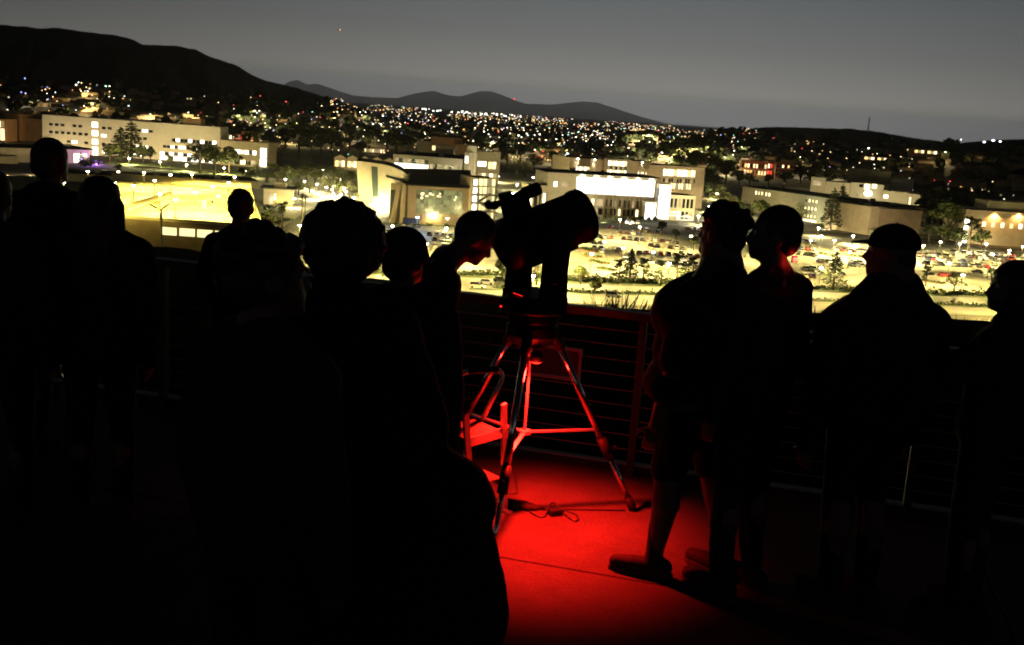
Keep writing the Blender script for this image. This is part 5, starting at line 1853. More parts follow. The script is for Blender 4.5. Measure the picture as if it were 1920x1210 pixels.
# ------------------------------------------------------------------ the terrace
M_deck = mat('terrace concrete', (.046, .043, .041), .75, spec=.12, var=.10, scale=2.2, bump=.15)
def weathered(m, fine=70, coarse=.9, amt=.45):
    """stains and grit over a concrete material"""
    nt = m.node_tree
    b = nt.nodes['Principled BSDF']
    src = b.inputs['Base Color'].links[0].from_socket
    tc = nt.nodes.new('ShaderNodeTexCoord')
    out = src
    for sc_, lo, hi in ((fine, 1 - amt * .8, 1 + amt * .5), (coarse, 1 - amt * .6, 1 + amt * .35), (coarse * 6, 1 - amt * .35, 1 + amt * .2)):
        nz = nt.nodes.new('ShaderNodeTexNoise')
        nz.inputs['Scale'].default_value = sc_
        nz.inputs['Detail'].default_value = 9
        nz.inputs['Roughness'].default_value = .7
        nz.inputs['Distortion'].default_value = .8 if sc_ < 10 else 0
        nt.links.new(tc.outputs['Object'], nz.inputs['Vector'])
        mr = nt.nodes.new('ShaderNodeMapRange')
        mr.inputs['From Min'].default_value = .35
        mr.inputs['From Max'].default_value = .65
        mr.inputs['To Min'].default_value = lo
        mr.inputs['To Max'].default_value = hi
        nt.links.new(nz.outputs['Fac'], mr.inputs['Value'])
        vm = nt.nodes.new('ShaderNodeVectorMath')
        vm.operation = 'SCALE'
        nt.links.new(out, vm.inputs[0])
        nt.links.new(mr.outputs[0], vm.inputs['Scale'])
        out = vm.outputs[0]
    nt.links.new(out, b.inputs['Base Color'])
weathered(M_deck)
M_rail = mat('dark railing paint', (.012, .010, .010), .5, spec=.3, var=.15, scale=6)
M_cable = mat('steel cable', (.16, .15, .14), .5, metal=.6, spec=.4)
M_black = mat('black plastic', (.006, .006, .006), .6, spec=.15)
M_black_metal = mat('black anodised metal', (.007, .007, .008), .5, metal=.0, spec=.15)
M_chrome = mat('brushed steel tube', (.62, .62, .62), .14, metal=1.0)
M_alu = mat('aluminium', (.55, .55, .55), .45, metal=1.0, var=.08, scale=12)

F0 = Vector((F0X, fence_y(F0X), 0))             # foot of the post right of the telescope
FX = Vector((1, -FSLOPE, 0)).normalized()       # along the railing, to the right
FB = Vector((-FSLOPE, -1, 0)).normalized()      # from the railing towards us
frz = math.atan2(FX.y, FX.x)
def fpt(u, v=0, z=0):
    return F0 + FX * u + FB * v + Vector((0, 0, z))
def fuv(p):
    d = Vector(p) - F0
    return d.dot(FX), d.dot(FB)

v_joint = fuv(on_z(1060, 1066, 0))[1]
terr = thing('terrace_floor', None, None, F0, frz)
tag(terr, kind='structure')
vs = [-.12, v_joint, v_joint + 1.95, v_joint + 3.9, v_joint + 5.85]
us = [-9.0, -6.6, -4.0, -1.4 - .45, 1.95, 4.6, 7.2]
for a, b_ in zip(us, us[1:]):
    for c, d in zip(vs, vs[1:]):
        q = MB()
        gp = .004
        x0, x1, y0, y1 = a + gp, b_ - gp, -d + gp, -c - gp
        q.box(x0, x1, y0, y1, -.12, -.006)
        e = .006
        q.add([(x0, y0, -.006), (x1, y0, -.006), (x1, y1, -.006), (x0, y1, -.006), (x0 + e, y0 + e, 0), (x1 - e, y0 + e, 0), (x1 - e, y1 - e, 0), (x0 + e, y1 - e, 0)],
              [(4, 5, 6, 7), (0, 1, 5, 4), (1, 2, 6, 5), (2, 3, 7, 6), (3, 0, 4, 7)])
        q.obj('slab', M_deck, terr)
q = MB()
q.box(-9.2, 7.4, -vs[-1] - .2, .3, -6, -.122)
tag(q.obj('terrace_base', mat('retaining concrete', (.10, .095, .085), .9, var=.2, scale=1.5), None, loc=F0, rot=(0, 0, frz)), kind='structure')

fence = thing('cable_railing', 'dark metal railing with horizontal steel cables along the terrace edge', 'railing', F0, frz)
RH = 1.03                               # top of the rail
b = MB()
b.box(-9, 7.2, -.045, .045, RH - .045, RH)
b.obj('top_rail', M_rail, fence)
for k in range(-5, 5):
    u_ = k * 1.62
    b = MB()
    b.box(u_ - .022, u_ + .022, -.028, .028, .003, RH - .0455)
    b.box(u_ - .06, u_ + .06, -.06, .06, .0015, .012)
    b.obj('post', M_rail, fence)
nc = 10
for k in range(nc):
    z = .075 + (RH - .2) * k / (nc - 1)
    b = MB()
    b.tube([(-9, 0, z), (7.2, 0, z)], .0028, 6)
    b.obj('cable', M_cable, fence)
b = MB()
b.box(-9, 7.2, .05, .14, -.1, .05)
b.obj('toe_board', M_rail, fence)

# framed board hung on the cables behind the tripod
def on_fence(px, py, off=.06):
    """point on the plane just in front of the railing"""
    d = ray(px, py)
    n = FB
    o = F0 + FB * off
    t = (o - CAM).dot(n) / d.dot(n)
    return CAM + d * t
bl, tr = on_fence(983, 703), on_fence(1092, 656)
c0 = Matrix.Rotation(-frz, 3, 'Z') @ (bl - F0)
c1 = Matrix.Rotation(-frz, 3, 'Z') @ (tr - F0)
sign = thing('notice_board', 'thin framed rectangular board mounted on the railing behind the tripod', 'board', fpt(c0.x, .05, 0), frz)
w, z0, z1 = c1.x - c0.x, min(c0.z, c1.z), max(c0.z, c1.z)
b = MB()
b.box(.02, w - .02, -.004, .006, z0 + .02, z1 - .02)
b.obj('board', mat('dark board', (.012, .012, .012), .6), sign)
for i, (x0, x1, a, c) in enumerate(((0, w, z1 - .016, z1), (0, w, z0, z0 + .016), (0, .016, z0 + .0161, z1 - .0161), (w - .016, w, z0 + .0161, z1 - .0161))):
    q = MB()
    q.box(x0, x1, -.014, .014, a, c)
    q.obj('frame_strip', mat('board frame', (.16, .15, .15), .5), sign)

# ------------------------------------------------------------------ tripod, mount and telescope
TC = Vector((.108, 5.485, 0))
feet3 = [TC + Vector((math.cos(.333 + k * R(120)), math.sin(.333 + k * R(120)), 0)) * .679 for k in range(3)]
hub_z = 1.05
trip = thing('telescope_tripod', 'steel telescope tripod with extended tube legs standing in red light', 'tripod', TC)
HUBR = .125
b = MB()
b.lathe([(.06, -.10), (.10, -.08), (.135, -.03), (.135, .02), (.12, .035)], 24, M=Matrix.Translation((0, 0, hub_z)))
b.obj('head', M_black_metal, trip)
spread_z = None
legs = []
for f in feet3:
    d = (f - TC)
    d.z = 0
    n = d.normalized()
    topp = Vector((n.x * HUBR, n.y * HUBR, hub_z - .03))
    bot = Vector((d.x, d.y, .02))
    legs.append((topp, bot))
    ax = (bot - topp).normalized()
    brk = topp.lerp(bot, .60)
    b = MB()
    b.tube([topp + ax * .06, brk], .0205, 16)
    b.obj('leg', M_chrome, trip, smooth=True)
    b = MB()
    b.tube([brk - ax * .02, brk + ax * .12], .027, 16)
    b.obj('leg_collar', M_black, trip, smooth=True)
    b = MB()
    b.tube([topp - ax * .02, topp + ax * .09], .029, 14)
    b.obj('leg_socket', M_black, trip, smooth=True)
    b = MB()
    b.tube([brk + ax * .12, bot - ax * .05], .0150, 14)
    b.obj('lower_leg', M_chrome, trip, smooth=True)
    b = MB()
    b.tube([bot - ax * .07, bot - ax * .01, bot + Vector((0, 0, -.015))], [.024, .026, .020], 12)
    b.obj('foot', M_black, trip, smooth=True)
    side = n.cross(Vector((0, 0, 1)))
    b = MB()
    b.tube([brk + ax * .05 + n * .02, brk + ax * .05 + n * .06], [.010, .016], 10)
    b.obj('clamp_knob', M_black, trip)
sp_z = .485
sp = MB()
sp.lathe([(.02, -.012), (.035, -.01), (.035, .01), (.02, .012)], 16, M=Matrix.Translation((0, 0, sp_z)))
sp.tube([(0, 0, sp_z), (0, 0, hub_z - .08)], .008, 8)
sp_o = sp.obj('spreader_hub', M_alu, trip)
for topp, bot in legs:
    k = (topp.z - sp_z) / (topp.z - bot.z)
    p = topp.lerp(bot, k)
    q = MB()
    d = (p - Vector((0, 0, sp_z))).normalized()
    q.bar(Vector((0, 0, sp_z)) + d * .03, p, .022, .009)
    q.obj('spreader_arm', M_alu, trip)

# red lamp clipped under the tripod head: it lights floor and legs
lampz = hub_z - .14
rl = thing('red_lamp', 'small red lamp hanging under the tripod head', 'lamp', TC + Vector((0.03, -.10, lampz)))
b = MB()
b.lathe([(.012, .045), (.035, .03), (.038, -.005), (.034, -.012)], 16)
b.obj('housing', M_black, rl, smooth=True)
b = MB()
b.lathe([(.033, -.0125), (.02, -.02), (.004, -.022)], 16)
b.obj('lens', glow('red lens', (1, .02, .01), 6, sampling='NONE'), rl)
spot('red_light', rl, (0, 0, -.03), (.02, -.03, -1), 760, (1, .010, .005), R(110), .62, .03)
spill = bpy.data.lights.new('red_spill', 'POINT')
spill.energy = 7
spill.color = (1, .010, .006)
spill.shadow_soft_size = .03
link('red_spill', spill, rl, (0, -.05, -.05))

# fork mount and tube, one instrument
PIV = at_y(1020, 437, TC.y)
AZ, ALT = R(60), R(20)
scope = thing('telescope', 'black stubby fork mounted telescope with a finder on top of the tripod', 'telescope', TC + Vector((0, 0, hub_z + .036)), -AZ)
s0 = hub_z + .036
pz = PIV.z - s0                                   # height of the altitude axis above the base
# local frame: y along the tube's azimuth, x along the altitude axis
b = MB()
b.lathe([(.125, 0), (.135, .012), (.135, .045), (.122, .055)], 28)
b.obj('base', M_black_metal, scope, smooth=False)
b = MB()
b.lathe([(.150, .056), (.158, .066), (.158, .125), (.145, .14)], 28)
b.box(-.165, .165, -.10, .10, .07, .155)
b.obj('drive_base', M_black, scope)
for sx in (-1, 1):
    b = MB()
    prof = [(-.07, .14), (.07, .14), (.058, pz - .17), (.062, pz - .10), (.07, pz - .02), (.055, pz + .055), (.0, pz + .08), (-.055, pz + .055), (-.07, pz - .02), (-.062, pz - .10), (-.058, pz - .17)]
    x0, x1 = (.150, .215)
    n = len(prof)
    vs_ = [(sx * x0, y, z) for y, z in prof] + [(sx * x1, y * .93, z) for y, z in prof]
    fs_ = [tuple(range(n)), tuple(reversed(range(n, 2 * n)))] + [(i, i + n, (i + 1) % n + n, (i + 1) % n) for i in range(n)]
    b.add(vs_, fs_)
    arm = b.obj('fork_arm', M_black, scope)
    b = MB()
    M = Matrix.Translation((sx * .215, 0, pz)) @ Matrix.Rotation(R(90) * sx, 4, 'Y')
    b.lathe([(.062, 0), (.062, .012), (.05, .022)], 24, M=M)
    b.obj('axis_cover', M_black_metal, arm)
    b = MB()
    b.tube([(sx * .206, -.03, .24), (sx * .255, -.03, .25), (sx * .262, -.03, .33), (sx * .255, -.03, .41), (sx * .206, -.03, .42)], .011, 8)
    b.obj('handle', M_black, arm)
b = MB()
b.box(-.05, .05, -.175, -.100, .065, .125)
b.obj('control_panel', M_black_metal, scope)
led = glow('red panel light', (1, .02, .015), 2.0, sampling='NONE')
for k in range(7):
    b = MB()
    b.box(-.045 + .014 * k, -.039 + .014 * k, -.103, -.1005, .1451, .1485)
    b.obj('panel_light', led, scope)
b = MB()
b.ell((-.035, -.177, .08), .006, nu=8, nv=6)
b.obj('power_light', led, scope)
# optical tube (local y forward, rotated up by ALT about the altitude axis)
tube = link('optical_tube', None, scope, (0, 0, pz), (ALT, 0, 0))
tube = scope  # placeholder, replaced below
TM = Matrix.Translation((0, 0, pz)) @ Matrix.Rotation(ALT, 4, 'X') @ Matrix.Rotation(R(-90), 4, 'X')
bpy.data.objects.remove([o for o in scope.children if o.name.startswith('optical_tube')][0])
b = MB()
RT = .136
b.lathe([(.06, -.235), (.095, -.232), (RT + .004, -.20), (RT + .006, -.15), (RT, -.148), (RT, .235), (RT + .008, .237), (RT + .008, .275), (RT - .006, .278), (RT - .008, .235)], 36, M=TM)
tb = b.obj('optical_tube', M_black_metal, scope)
for p in tb.data.polygons:
    p.use_smooth = len(p.vertices) == 4
b = MB()
b.lathe([(.0, .245), (RT - .012, .245), (RT - .012, .247), (.04, .252), (0.0, .253)], 30, M=TM, cap=False)
b.obj('corrector_plate', mat('corrector glass', (.02, .025, .03), .05, spec=.6), tb)
b = MB()
b.lathe([(.13, .29), (.126, .44), (.122, .44), (.126, .29)], 30, M=TM, cap=False)
LM = Matrix.Translation((0, 0, pz)) @ Matrix.Rotation(ALT, 4, 'X')      # local: y forward along the tube, z up
# diagonal and eyepiece at the rear, turned towards the bending man
b = MB()
b.tube([LM @ Vector(p) for p in ((0, -.22, 0), (0, -.248, 0))], .026, 14)
b.tube([LM @ Vector(p) for p in ((0, -.246, -.012), (-.008, -.256, .02))], .020, 12)
b.obj('diagonal', M_black, scope)
b = MB()
b.tube([LM @ Vector(p) for p in ((-.008, -.255, .018), (-.012, -.26, .034), (-.014, -.262, .048))], [.018, .020, .016], 12)
b.obj('eyepiece', M_black, scope)
b = MB()
b.tube([LM @ Vector(p) for p in ((-.055, -.225, .03), (-.055, -.272, .03))], [.018, .020], 12)
b.obj('focus_knob', M_black, scope)
# finder scope on top
fz = RT + .085
b = MB()
b.tube([LM @ Vector((-.0, y, fz)) for y in (-.225, -.205, -.19, -.13, -.10, -.04, -.03, .055)], [.021, .022, .015, .016, .018, .027, .034, .034], 18)
fo = b.obj('finder_scope', M_black, scope, smooth=False)
b = MB()
b.box(-.02, .02, -.17, -.02, RT - .005, fz - .01, M=LM)
b.tube([LM @ Vector((.0, -.14, fz - .03)), LM @ Vector((0, -.14, fz + .04))], .034, 14)
b.tube([LM @ Vector((-.05, -.14, fz)), LM @ Vector((.05, -.14, fz))], .006, 6)
b.obj('finder_bracket', M_black, fo)
b = MB()
b.tube([LM @ Vector((0, -.222, fz)), LM @ Vector((-.006, -.238, fz + .008)), LM @ Vector((-.01, -.244, fz + .03))], [.02, .021, .018], 12)
b.obj('finder_eyepiece', M_black, fo)
b = MB()
b.box(-.012, .012, -.13, .20, -RT - .022, -RT + .004, M=LM)
b.obj('dovetail', M_black_metal, scope)

# ------------------------------------------------------------------ step stool beside the tripod
def flat(px, py, z):
    return on_z(px, py, z)
tz = .52
stool = thing('step_stool', 'folding aluminium step stool with a tall handle loop in red light', 'step stool', on_z(890, 945, 0))
so = stool.location.copy()
T_ = [flat(873, 824, tz) - so, flat(937, 806, tz) - so, flat(889, 786, tz) - so, flat(822, 800, tz) - so]   # front left, front right, back right, back left
dn = Vector((0, 0, -.028))
q = MB()
q.add(T_ + [p + dn for p in T_], [(0, 1, 2, 3), (7, 6, 5, 4), (0, 4, 5, 1), (1, 5, 6, 2), (2, 6, 7, 3), (3, 7, 4, 0)])
q.obj('top_tread', mat('ribbed tread rubber', (.05, .048, .046), .8, var=.2, scale=20), stool)
exn = (T_[1] - T_[2])
exn.z = 0
exn.normalize()
ew = (T_[1] - T_[0]).normalized()
q = MB()
q.bar(T_[0] + dn * .5 + exn * .012, T_[1] + dn * .5 + exn * .012, .022, .046)
q.obj('tread_edge', M_alu, stool)
gf = on_z(946, 960, 0) - so                       # foot of the front right leg
fdir = (T_[1] + Vector((0, 0, .0)) - gf)
for p in (T_[1], T_[0]):
    f_ = gf + (p - T_[1])
    f_.z = .012
    q = MB()
    q.bar(f_, f_ + fdir * 1.28 + exn * .03 + ew * (.014 if p is T_[1] else -.014), .032, .016, up=exn)
    q.bar(f_ + Vector((0, 0, -.004)), f_ + exn * .045 + Vector((0, 0, -.004)), .034, .014)
    q.obj('front_leg', M_alu, stool)
for p in (T_[2], T_[3]):
    f_ = Vector((p.x, p.y, .012)) - exn * .14
    q = MB()
    q.bar(f_, p + dn, .026, .014, up=exn)
    q.obj('rear_leg', M_alu, stool)
q = MB()
a_, b_ = gf + fdir * .42, gf + fdir * .42 + (T_[0] - T_[1])
for v0, v1 in ((0, .14),):
    t4 = [b_, a_, a_ - exn * .17, b_ - exn * .17]
    q.add(t4 + [p + dn for p in t4], [(0, 1, 2, 3), (7, 6, 5, 4), (0, 4, 5, 1), (1, 5, 6, 2), (2, 6, 7, 3), (3, 7, 4, 0)])
q.obj('lower_tread', MATS['ribbed tread rubber'], stool)
q = MB()
hp = [flat(905, 786, tz) - so, at_y(925, 745, 5.22) - so, at_y(941, 712, 5.22) - so, at_y(938, 697, 5.22) - so, at_y(925, 693, 5.20) - so, at_y(878, 697, 5.18) - so, at_y(860, 707, 5.18) - so, at_y(846, 727, 5.2) - so, at_y(833, 760, 5.25) - so, flat(815, 800, tz) - so]
sm = []
for i in range(len(hp) - 1):
    p0, p1, p2, p3 = hp[max(0, i - 1)], hp[i], hp[i + 1], hp[min(len(hp) - 1, i + 2)]
    for k in range(5):
        t_ = k / 5
        sm.append(.5 * ((2 * p1) + (p2 - p0) * t_ + (2 * p0 - 5 * p1 + 4 * p2 - p3) * t_ ** 2 + (3 * p1 - p0 - 3 * p2 + p3) * t_ ** 3))
sm.append(hp[-1])
q.tube(sm, .0125, 12)
q.obj('handle_loop', M_alu, stool, smooth=True)
q = MB()
q.tube(sm[18:26], .0165, 12)
q.obj('hand_grip', M_black, stool, smooth=True)
# ------------------------------------------------------------------ leads on the floor
M_lead = mat('black cable sheath', (.010, .010, .010), .5, spec=.4)
def lead(name, label, pix, r=.0045, m=None):
    pts = [on_z(px, py, z) for px, py, z in pix]
    sm_ = []
    for i in range(len(pts) - 1):
        p0, p1, p2, p3 = pts[max(0, i - 1)], pts[i], pts[i + 1], pts[min(len(pts) - 1, i + 2)]
        for k in range(6):
            t_ = k / 6
            sm_.append(.5 * ((2 * p1) + (p2 - p0) * t_ + (2 * p0 - 5 * p1 + 4 * p2 - p3) * t_ ** 2 + (3 * p1 - p0 - 3 * p2 + p3) * t_ ** 3))
    sm_.append(pts[-1])
    b = MB()
    b.tube(sm_, r, 8)
    return tag(b.obj(name, m or M_lead, smooth=True), label, 'cable')
lead('power_lead', 'long straight black lead across the floor to the right tripod foot', [(1012, 955, .006), (1060, 955, .006), (1120, 956, .006), (1172, 957, .006)])
lead('thin_lead', 'thin looped lead curling over the floor beside the plug', [(985, 950, .006), (1000, 964, .006), (1020, 969, .006), (1030, 948, .02), (1038, 943, .03), (1048, 952, .02), (1056, 962, .01), (1075, 976, .006), (1084, 974, .006), (1080, 965, .006), (1062, 958, .006)], .004)
lead('hanging_lead', 'thin lead hanging down behind the front tripod leg', [(966, 888, .006), (968, 905, .006), (969, 924, .006), (952, 925, .006), (940, 925, .006)], .003)
p = on_z(1040, 966, 0)
pl = thing('power_adapter', 'small black power adapter lying on the floor', 'power adapter', p, R(25))
b = MB()
b.box(-.035, .035, -.025, .025, .001, .036)
o = b.obj('body', M_black, pl)
bv = o.modifiers.new('bevel', 'BEVEL')
bv.width = .005
bv.segments = 2
b = MB()
b.tube([(.035, 0, .018), (.06, 0, .015)], [.008, .005], 8)
b.obj('cable_sleeve', M_black, pl)
p = on_z(965, 952, 0)
pl = thing('cable_bundle', 'dark bag of cables lying by the front tripod foot', 'bag', p, R(-5))
b = MB()
rnd = random.Random(2)
for k in range(14):
    x = -.10 + .20 * k / 13
    b.ell((x, rnd.uniform(-.02, .02), .022 * (1 - (x / .16) ** 2)), (.035, .045 * (1 - abs(x) * 4), .022), nu=10, nv=6)
b.obj('pouch', mat('black nylon', (.010, .010, .010), .9), pl, smooth=True)
b = MB()
b.tube([(.10, 0, .012), (.14, .01, .012), (.17, .005, .01)], [.016, .014, .008], 8)
b.obj('plug', M_black, pl, smooth=True)
# ------------------------------------------------------------------ people
M_skin = mat('skin', (.055, .03, .022), .55, spec=.3, var=.08, scale=9)
CL = lambda name, c: mat(name, c, .95, spec=.1, var=.25, scale=14, bump=.3)
M_blackcloth = CL('black cotton', (.007, .007, .008))
M_navy = CL('dark navy cloth', (.008, .009, .014))
M_char = CL('charcoal cloth', (.010, .010, .010))
M_brownc = CL('dark brown cloth', (.011, .008, .006))
M_hair = mat('dark hair', (.006, .004, .003), .6, spec=.3)
M_shoe = mat('dark shoe', (.009, .009, .009), .8, spec=.2)

def voxel(b, size, smooth=4, folds=0):
    """join overlapping solids into one continuous skin"""
    me = bpy.data.meshes.new('tmp')
    me.from_pydata(b.v, [], b.f)
    o = bpy.data.objects.new('tmp', me)
    C.objects.link(o)
    r = o.modifiers.new('r', 'REMESH')
    r.mode = 'VOXEL'
    r.voxel_size = size
    s = o.modifiers.new('s', 'SMOOTH')
    s.factor = .5
    s.iterations = smooth
    dg = bpy.context.evaluated_depsgraph_get()
    out = bpy.data.meshes.new_from_object(o.evaluated_get(dg))
    bpy.data.objects.remove(o)
    bpy.data.meshes.remove(me)
    if folds:                                   # soft folds of cloth
        nrm = [v_.normal.copy() for v_ in out.vertices]
        for v_, n_ in zip(out.vertices, nrm):
            c_ = v_.co
            a_ = noise.noise((c_.x * 7 + folds, c_.y * 7, c_.z * 4)) * .9 + noise.noise((c_.x * 16 + c_.z * 8, c_.y * 16, c_.z * 14 + folds)) * .55
            v_.co = c_ + n_ * a_ * .012
    out.polygons.foreach_set('use_smooth', [True] * len(out.polygons))
    return out

def hand(b, w, d, palm_n, side, curl=.5, s=1.0):
    """palm and five fingers from wrist w pointing along d"""
    d = d.normalized()
    n = (palm_n - d * palm_n.dot(d)).normalized()
    a = d.cross(n).normalized() * side
    pc = w + d * .05 * s
    M = Matrix((a, d, n)).transposed()
    b.ell(pc, (.042 * s, .055 * s, .017 * s), M, 12, 8)
    for k, (off, L_) in enumerate(((-.030, .064), (-.010, .076), (.010, .080), (.029, .070))):
        base = w + d * .085 * s + a * off * s
        c1 = (d * math.cos(curl) + n * math.sin(curl)).normalized()
        c2 = (d * math.cos(curl * 2.2) + n * math.sin(curl * 2.2)).normalized()
        p1 = base + c1 * L_ * .52 * s
        p2 = p1 + c2 * L_ * .48 * s
        b.cap(base - d * .015 * s, .0095 * s, p1, .0085 * s, 8)
        b.cap(p1, .0085 * s, p2, .0072 * s, 8)
    tb_ = w + d * .03 * s + a * .032 * s
    t1 = tb_ + (d * .6 + a * .7 + n * .35).normalized() * .045 * s
    t2 = t1 + (d * .9 + a * .15 + n * .45).normalized() * .030 * s
    b.cap(tb_, .0125 * s, t1, .0105 * s, 8)
    b.cap(t1, .0105 * s, t2, .0085 * s, 8)

def person(label, head_px, H, yaw=0, lean=0, side=0, head_yaw=0, head_pitch=0, bulk=1.0, hair='short', top=None, top_kind='tee', legs='trousers', leg_m=None,
           larm=None, rarm=None, feet=None, vox=.0095, root_at=None, belly=0.0, shoulder=1.0, coat_flare=None, hair_seed=1, hood=False, neck=1.0, hunch=0.0, skin=None, slope=.02):
    """yaw: heading, 0 looks over the railing, positive turns left; arms as (elbow offset, wrist offset) in body axes"""
    top = top or M_blackcloth
    leg_m = leg_m or M_blackcloth
    s = H / 1.75
    PV = Vector((0, 0, .96))
    RL = Matrix.Rotation(R(-lean), 3, 'X') @ Matrix.Rotation(R(side), 3, 'Y')
    U = lambda x, y, z: PV + RL @ (Vector((x, y, z)) - PV)
    HP = Vector((0, -.012, 1.53))
    RH_ = RL @ Matrix.Rotation(R(head_yaw), 3, 'Z') @ Matrix.Rotation(R(-head_pitch), 3, 'X')
    HB = U(*HP) + Vector((0, hunch, -hunch * .35))
    Hd = lambda x, y, z: HB + RH_ @ (Vector((x, y, z)) - HP)
    bw = bulk
    body = MB()
    # torso
    tors = [((0, 0, .97), (.165 * bw, .115 * bw, .13)), ((0, .005 + belly * .5, 1.10), (.150 * bw, (.105 + belly) * bw, .16)), ((0, 0, 1.27), (.172 * bw, .120 * bw, .17))]
    for c, r in tors:
        body.ell(U(*c), r, RL, 18, 12)
    sw = .165 * shoulder
    zs = 1.405 - slope
    bs = bw ** .5
    for e in (-1, 1):
        body.cap(U(e * sw, -.01, zs), .062 * bs, U(0, -.005, 1.36), .085 * bs, 14)
        body.cap(U(e * sw * .85, -.015, zs + .02), .050 * bs, U(e * .02, -.025, 1.485), .058 * neck, 12)
    body.cap(U(0, -.02, 1.43), .064 * neck, HB + RH_ @ Vector((0, .005, .03)), .056 * neck, 14)
    # head
    body.ell(Hd(0, -.004, 1.645), (.076, .097, .105), RH_, 20, 14)
    body.ell(Hd(0, .040, 1.585), (.058, .062, .070), RH_, 16, 10)
    body.cap(Hd(-.018, .078, 1.545), .022, Hd(.018, .078, 1.545), .022, 10)
    body.cap(Hd(0, .090, 1.640), .011, Hd(0, .112, 1.603), .0145, 10)
    body.cap(Hd(-.034, .078, 1.662), .014, Hd(.034, .078, 1.662), .014, 10)
    body.ell(Hd(0, .092, 1.572), (.024, .014, .009), RH_, 10, 6)
    body.ell(Hd(0, .090, 1.560), (.022, .014, .009), RH_, 10, 6)
    for e in (-1, 1):
        body.ell(Hd(e * .079, -.006, 1.622), (.013, .026, .034), RH_, 10, 8)
    # arms
    la = larm or ((-.05, .0, -.29), (.01, .06, -.25))
    ra = rarm or ((.05, .0, -.29), (-.01, .06, -.25))
    arms = []
    for e, (eo, wo) in ((-1, la), (1, ra)):
        sh = U(e * (sw + .018), -.01, zs - .005)
        el = sh + Vector(eo)
        wr = el + Vector(wo)
        arms.append((sh, el, wr))
        body.cap(sh, .054 * bw ** .5, el, .040 * bw ** .5, 12)
        body.cap(el, .041 * bw ** .5, wr, .027 * bw ** .35, 12)
        d = (wr - el).normalized()
        hand(body, wr, d, Vector((-e, .4, 0)), e, .45)
    # legs
    ft = feet or (((-.11, .0), 0), ((.11, .0), 0))
    legj = []
    for e, ((fx, fy), fa) in zip((-1, 1), ft):
        hp_ = Vector((e * .088, 0, .93))
        an = Vector((fx, fy, .085))
        kn = hp_.lerp(an, .5) + Vector((0, .025, .015))
        legj.append((hp_, kn, an, fa))
        body.cap(hp_, .085 * bw ** .5, kn, .056, 14)
        lw = bw ** .3
        body.cap(kn, .055 * lw, kn.lerp(an, .35) + Vector((0, -.016, 0)), .058 * lw, 12)
        body.cap(kn.lerp(an, .35) + Vector((0, -.016, 0)), .056 * lw, an, .036, 12)
        fd = Vector((-math.sin(R(fa)), math.cos(R(fa)), 0))
        body.cap(an + Vector((0, 0, -.04)), .034, an + fd * .12 + Vector((0, 0, -.055)), .026, 10)
    P_head = Hd(0, -.004, 1.75)
    # where the figure stands
    yw = R(yaw)
    RZ = Matrix.Rotation(yw, 3, 'Z')
    if root_at is not None:
        root_p = Vector(root_at)
    else:
        tgt = on_z(head_px[0], head_px[1], P_head.z * s)
        off = RZ @ (Vector((P_head.x, P_head.y, 0)) * s)
        root_p = Vector((tgt.x - off.x, tgt.y - off.y, 0))
    root = thing('person', label, 'person', root_p, yw)
    root.scale = (s, s, s)
    me = voxel(body, vox)
    me.materials.append(skin or M_skin)
    link('body', me, root)
    for e in (-1, 1):
        q = MB()
        q.ell(Hd(e * .031, .083, 1.643), .0115, nu=8, nv=6)
        q.obj('eye', mat('eye', (.3, .3, .3), .2), root)
    # upper clothing
    t = MB()
    infl = .014 if top_kind in ('tee', 'shirt') else .032
    for c, r in tors:
        t.ell(U(*c), tuple(q + infl for q in r), RL, 18, 12)
    for e in (-1, 1):
        t.cap(U(e * sw, -.01, zs), .062 * bs + infl, U(0, -.005, 1.36), .085 * bs + infl, 14)
        t.cap(U(e * sw * .85, -.015, zs + .02), .050 * bs + infl, U(e * .035, -.025, 1.465), .050 * neck + infl * .8, 12)
    for k in range(3):       # creases
        t.cap(U(-.12, -.10 * bw, 1.05 + .1 * k), .018, U(.10, -.11 * bw, 1.10 + .09 * k), .014, 8)
    for (sh, el, wr) in arms:
        if top_kind == 'tee':
            m_ = sh.lerp(el, .78)
            t.cap(sh, .064 * bs + infl * .6, m_, .062 * bs, 12)
        else:
            t.cap(sh, .058 * bw ** .5 + infl, el, .045 + infl * .9, 12)
            t.cap(el, .045 + infl * .9, el.lerp(wr, .95), .036 + infl * .7, 12)
    if top_kind in ('jacket', 'coat', 'hoodie'):
        t.cap(U(-.06, .0, 1.47), .052, U(.06, .0, 1.47), .052, 12)
        if hood or top_kind == 'hoodie':
            t.ell(U(0, -.085, 1.46), (.11, .07, .085), RL, 14, 10)
    if coat_flare:
        for c, r in coat_flare:
            t.ell(Vector(c), r, None, 18, 12)
    tm = voxel(t, .0125, 3, 1.7 + hair_seed)
    tm.materials.append(top)
    link({'tee': 'shirt', 'shirt': 'shirt', 'jacket': 'jacket', 'coat': 'coat', 'hoodie': 'hoodie'}[top_kind], tm, root)
    # lower clothing
    t = MB()
    t.ell((0, 0, .95), (.178 * bw, .128 * bw, .125), None, 18, 12)
    for (hp_, kn, an, fa) in legj:
        if legs == 'shorts':
            t.cap(hp_, .105 * bw ** .5, kn + Vector((0, 0, .01)), .085, 14)
        else:
            t.cap(hp_, .100 * bw ** .5, kn, .072, 14)
            t.cap(kn, .072, an + Vector((0, 0, .03)), .056, 12)
    tm = voxel(t, .0125, 3, 5.1 + hair_seed)
    tm.materials.append(leg_m)
    link('shorts' if legs == 'shorts' else 'trousers', tm, root)
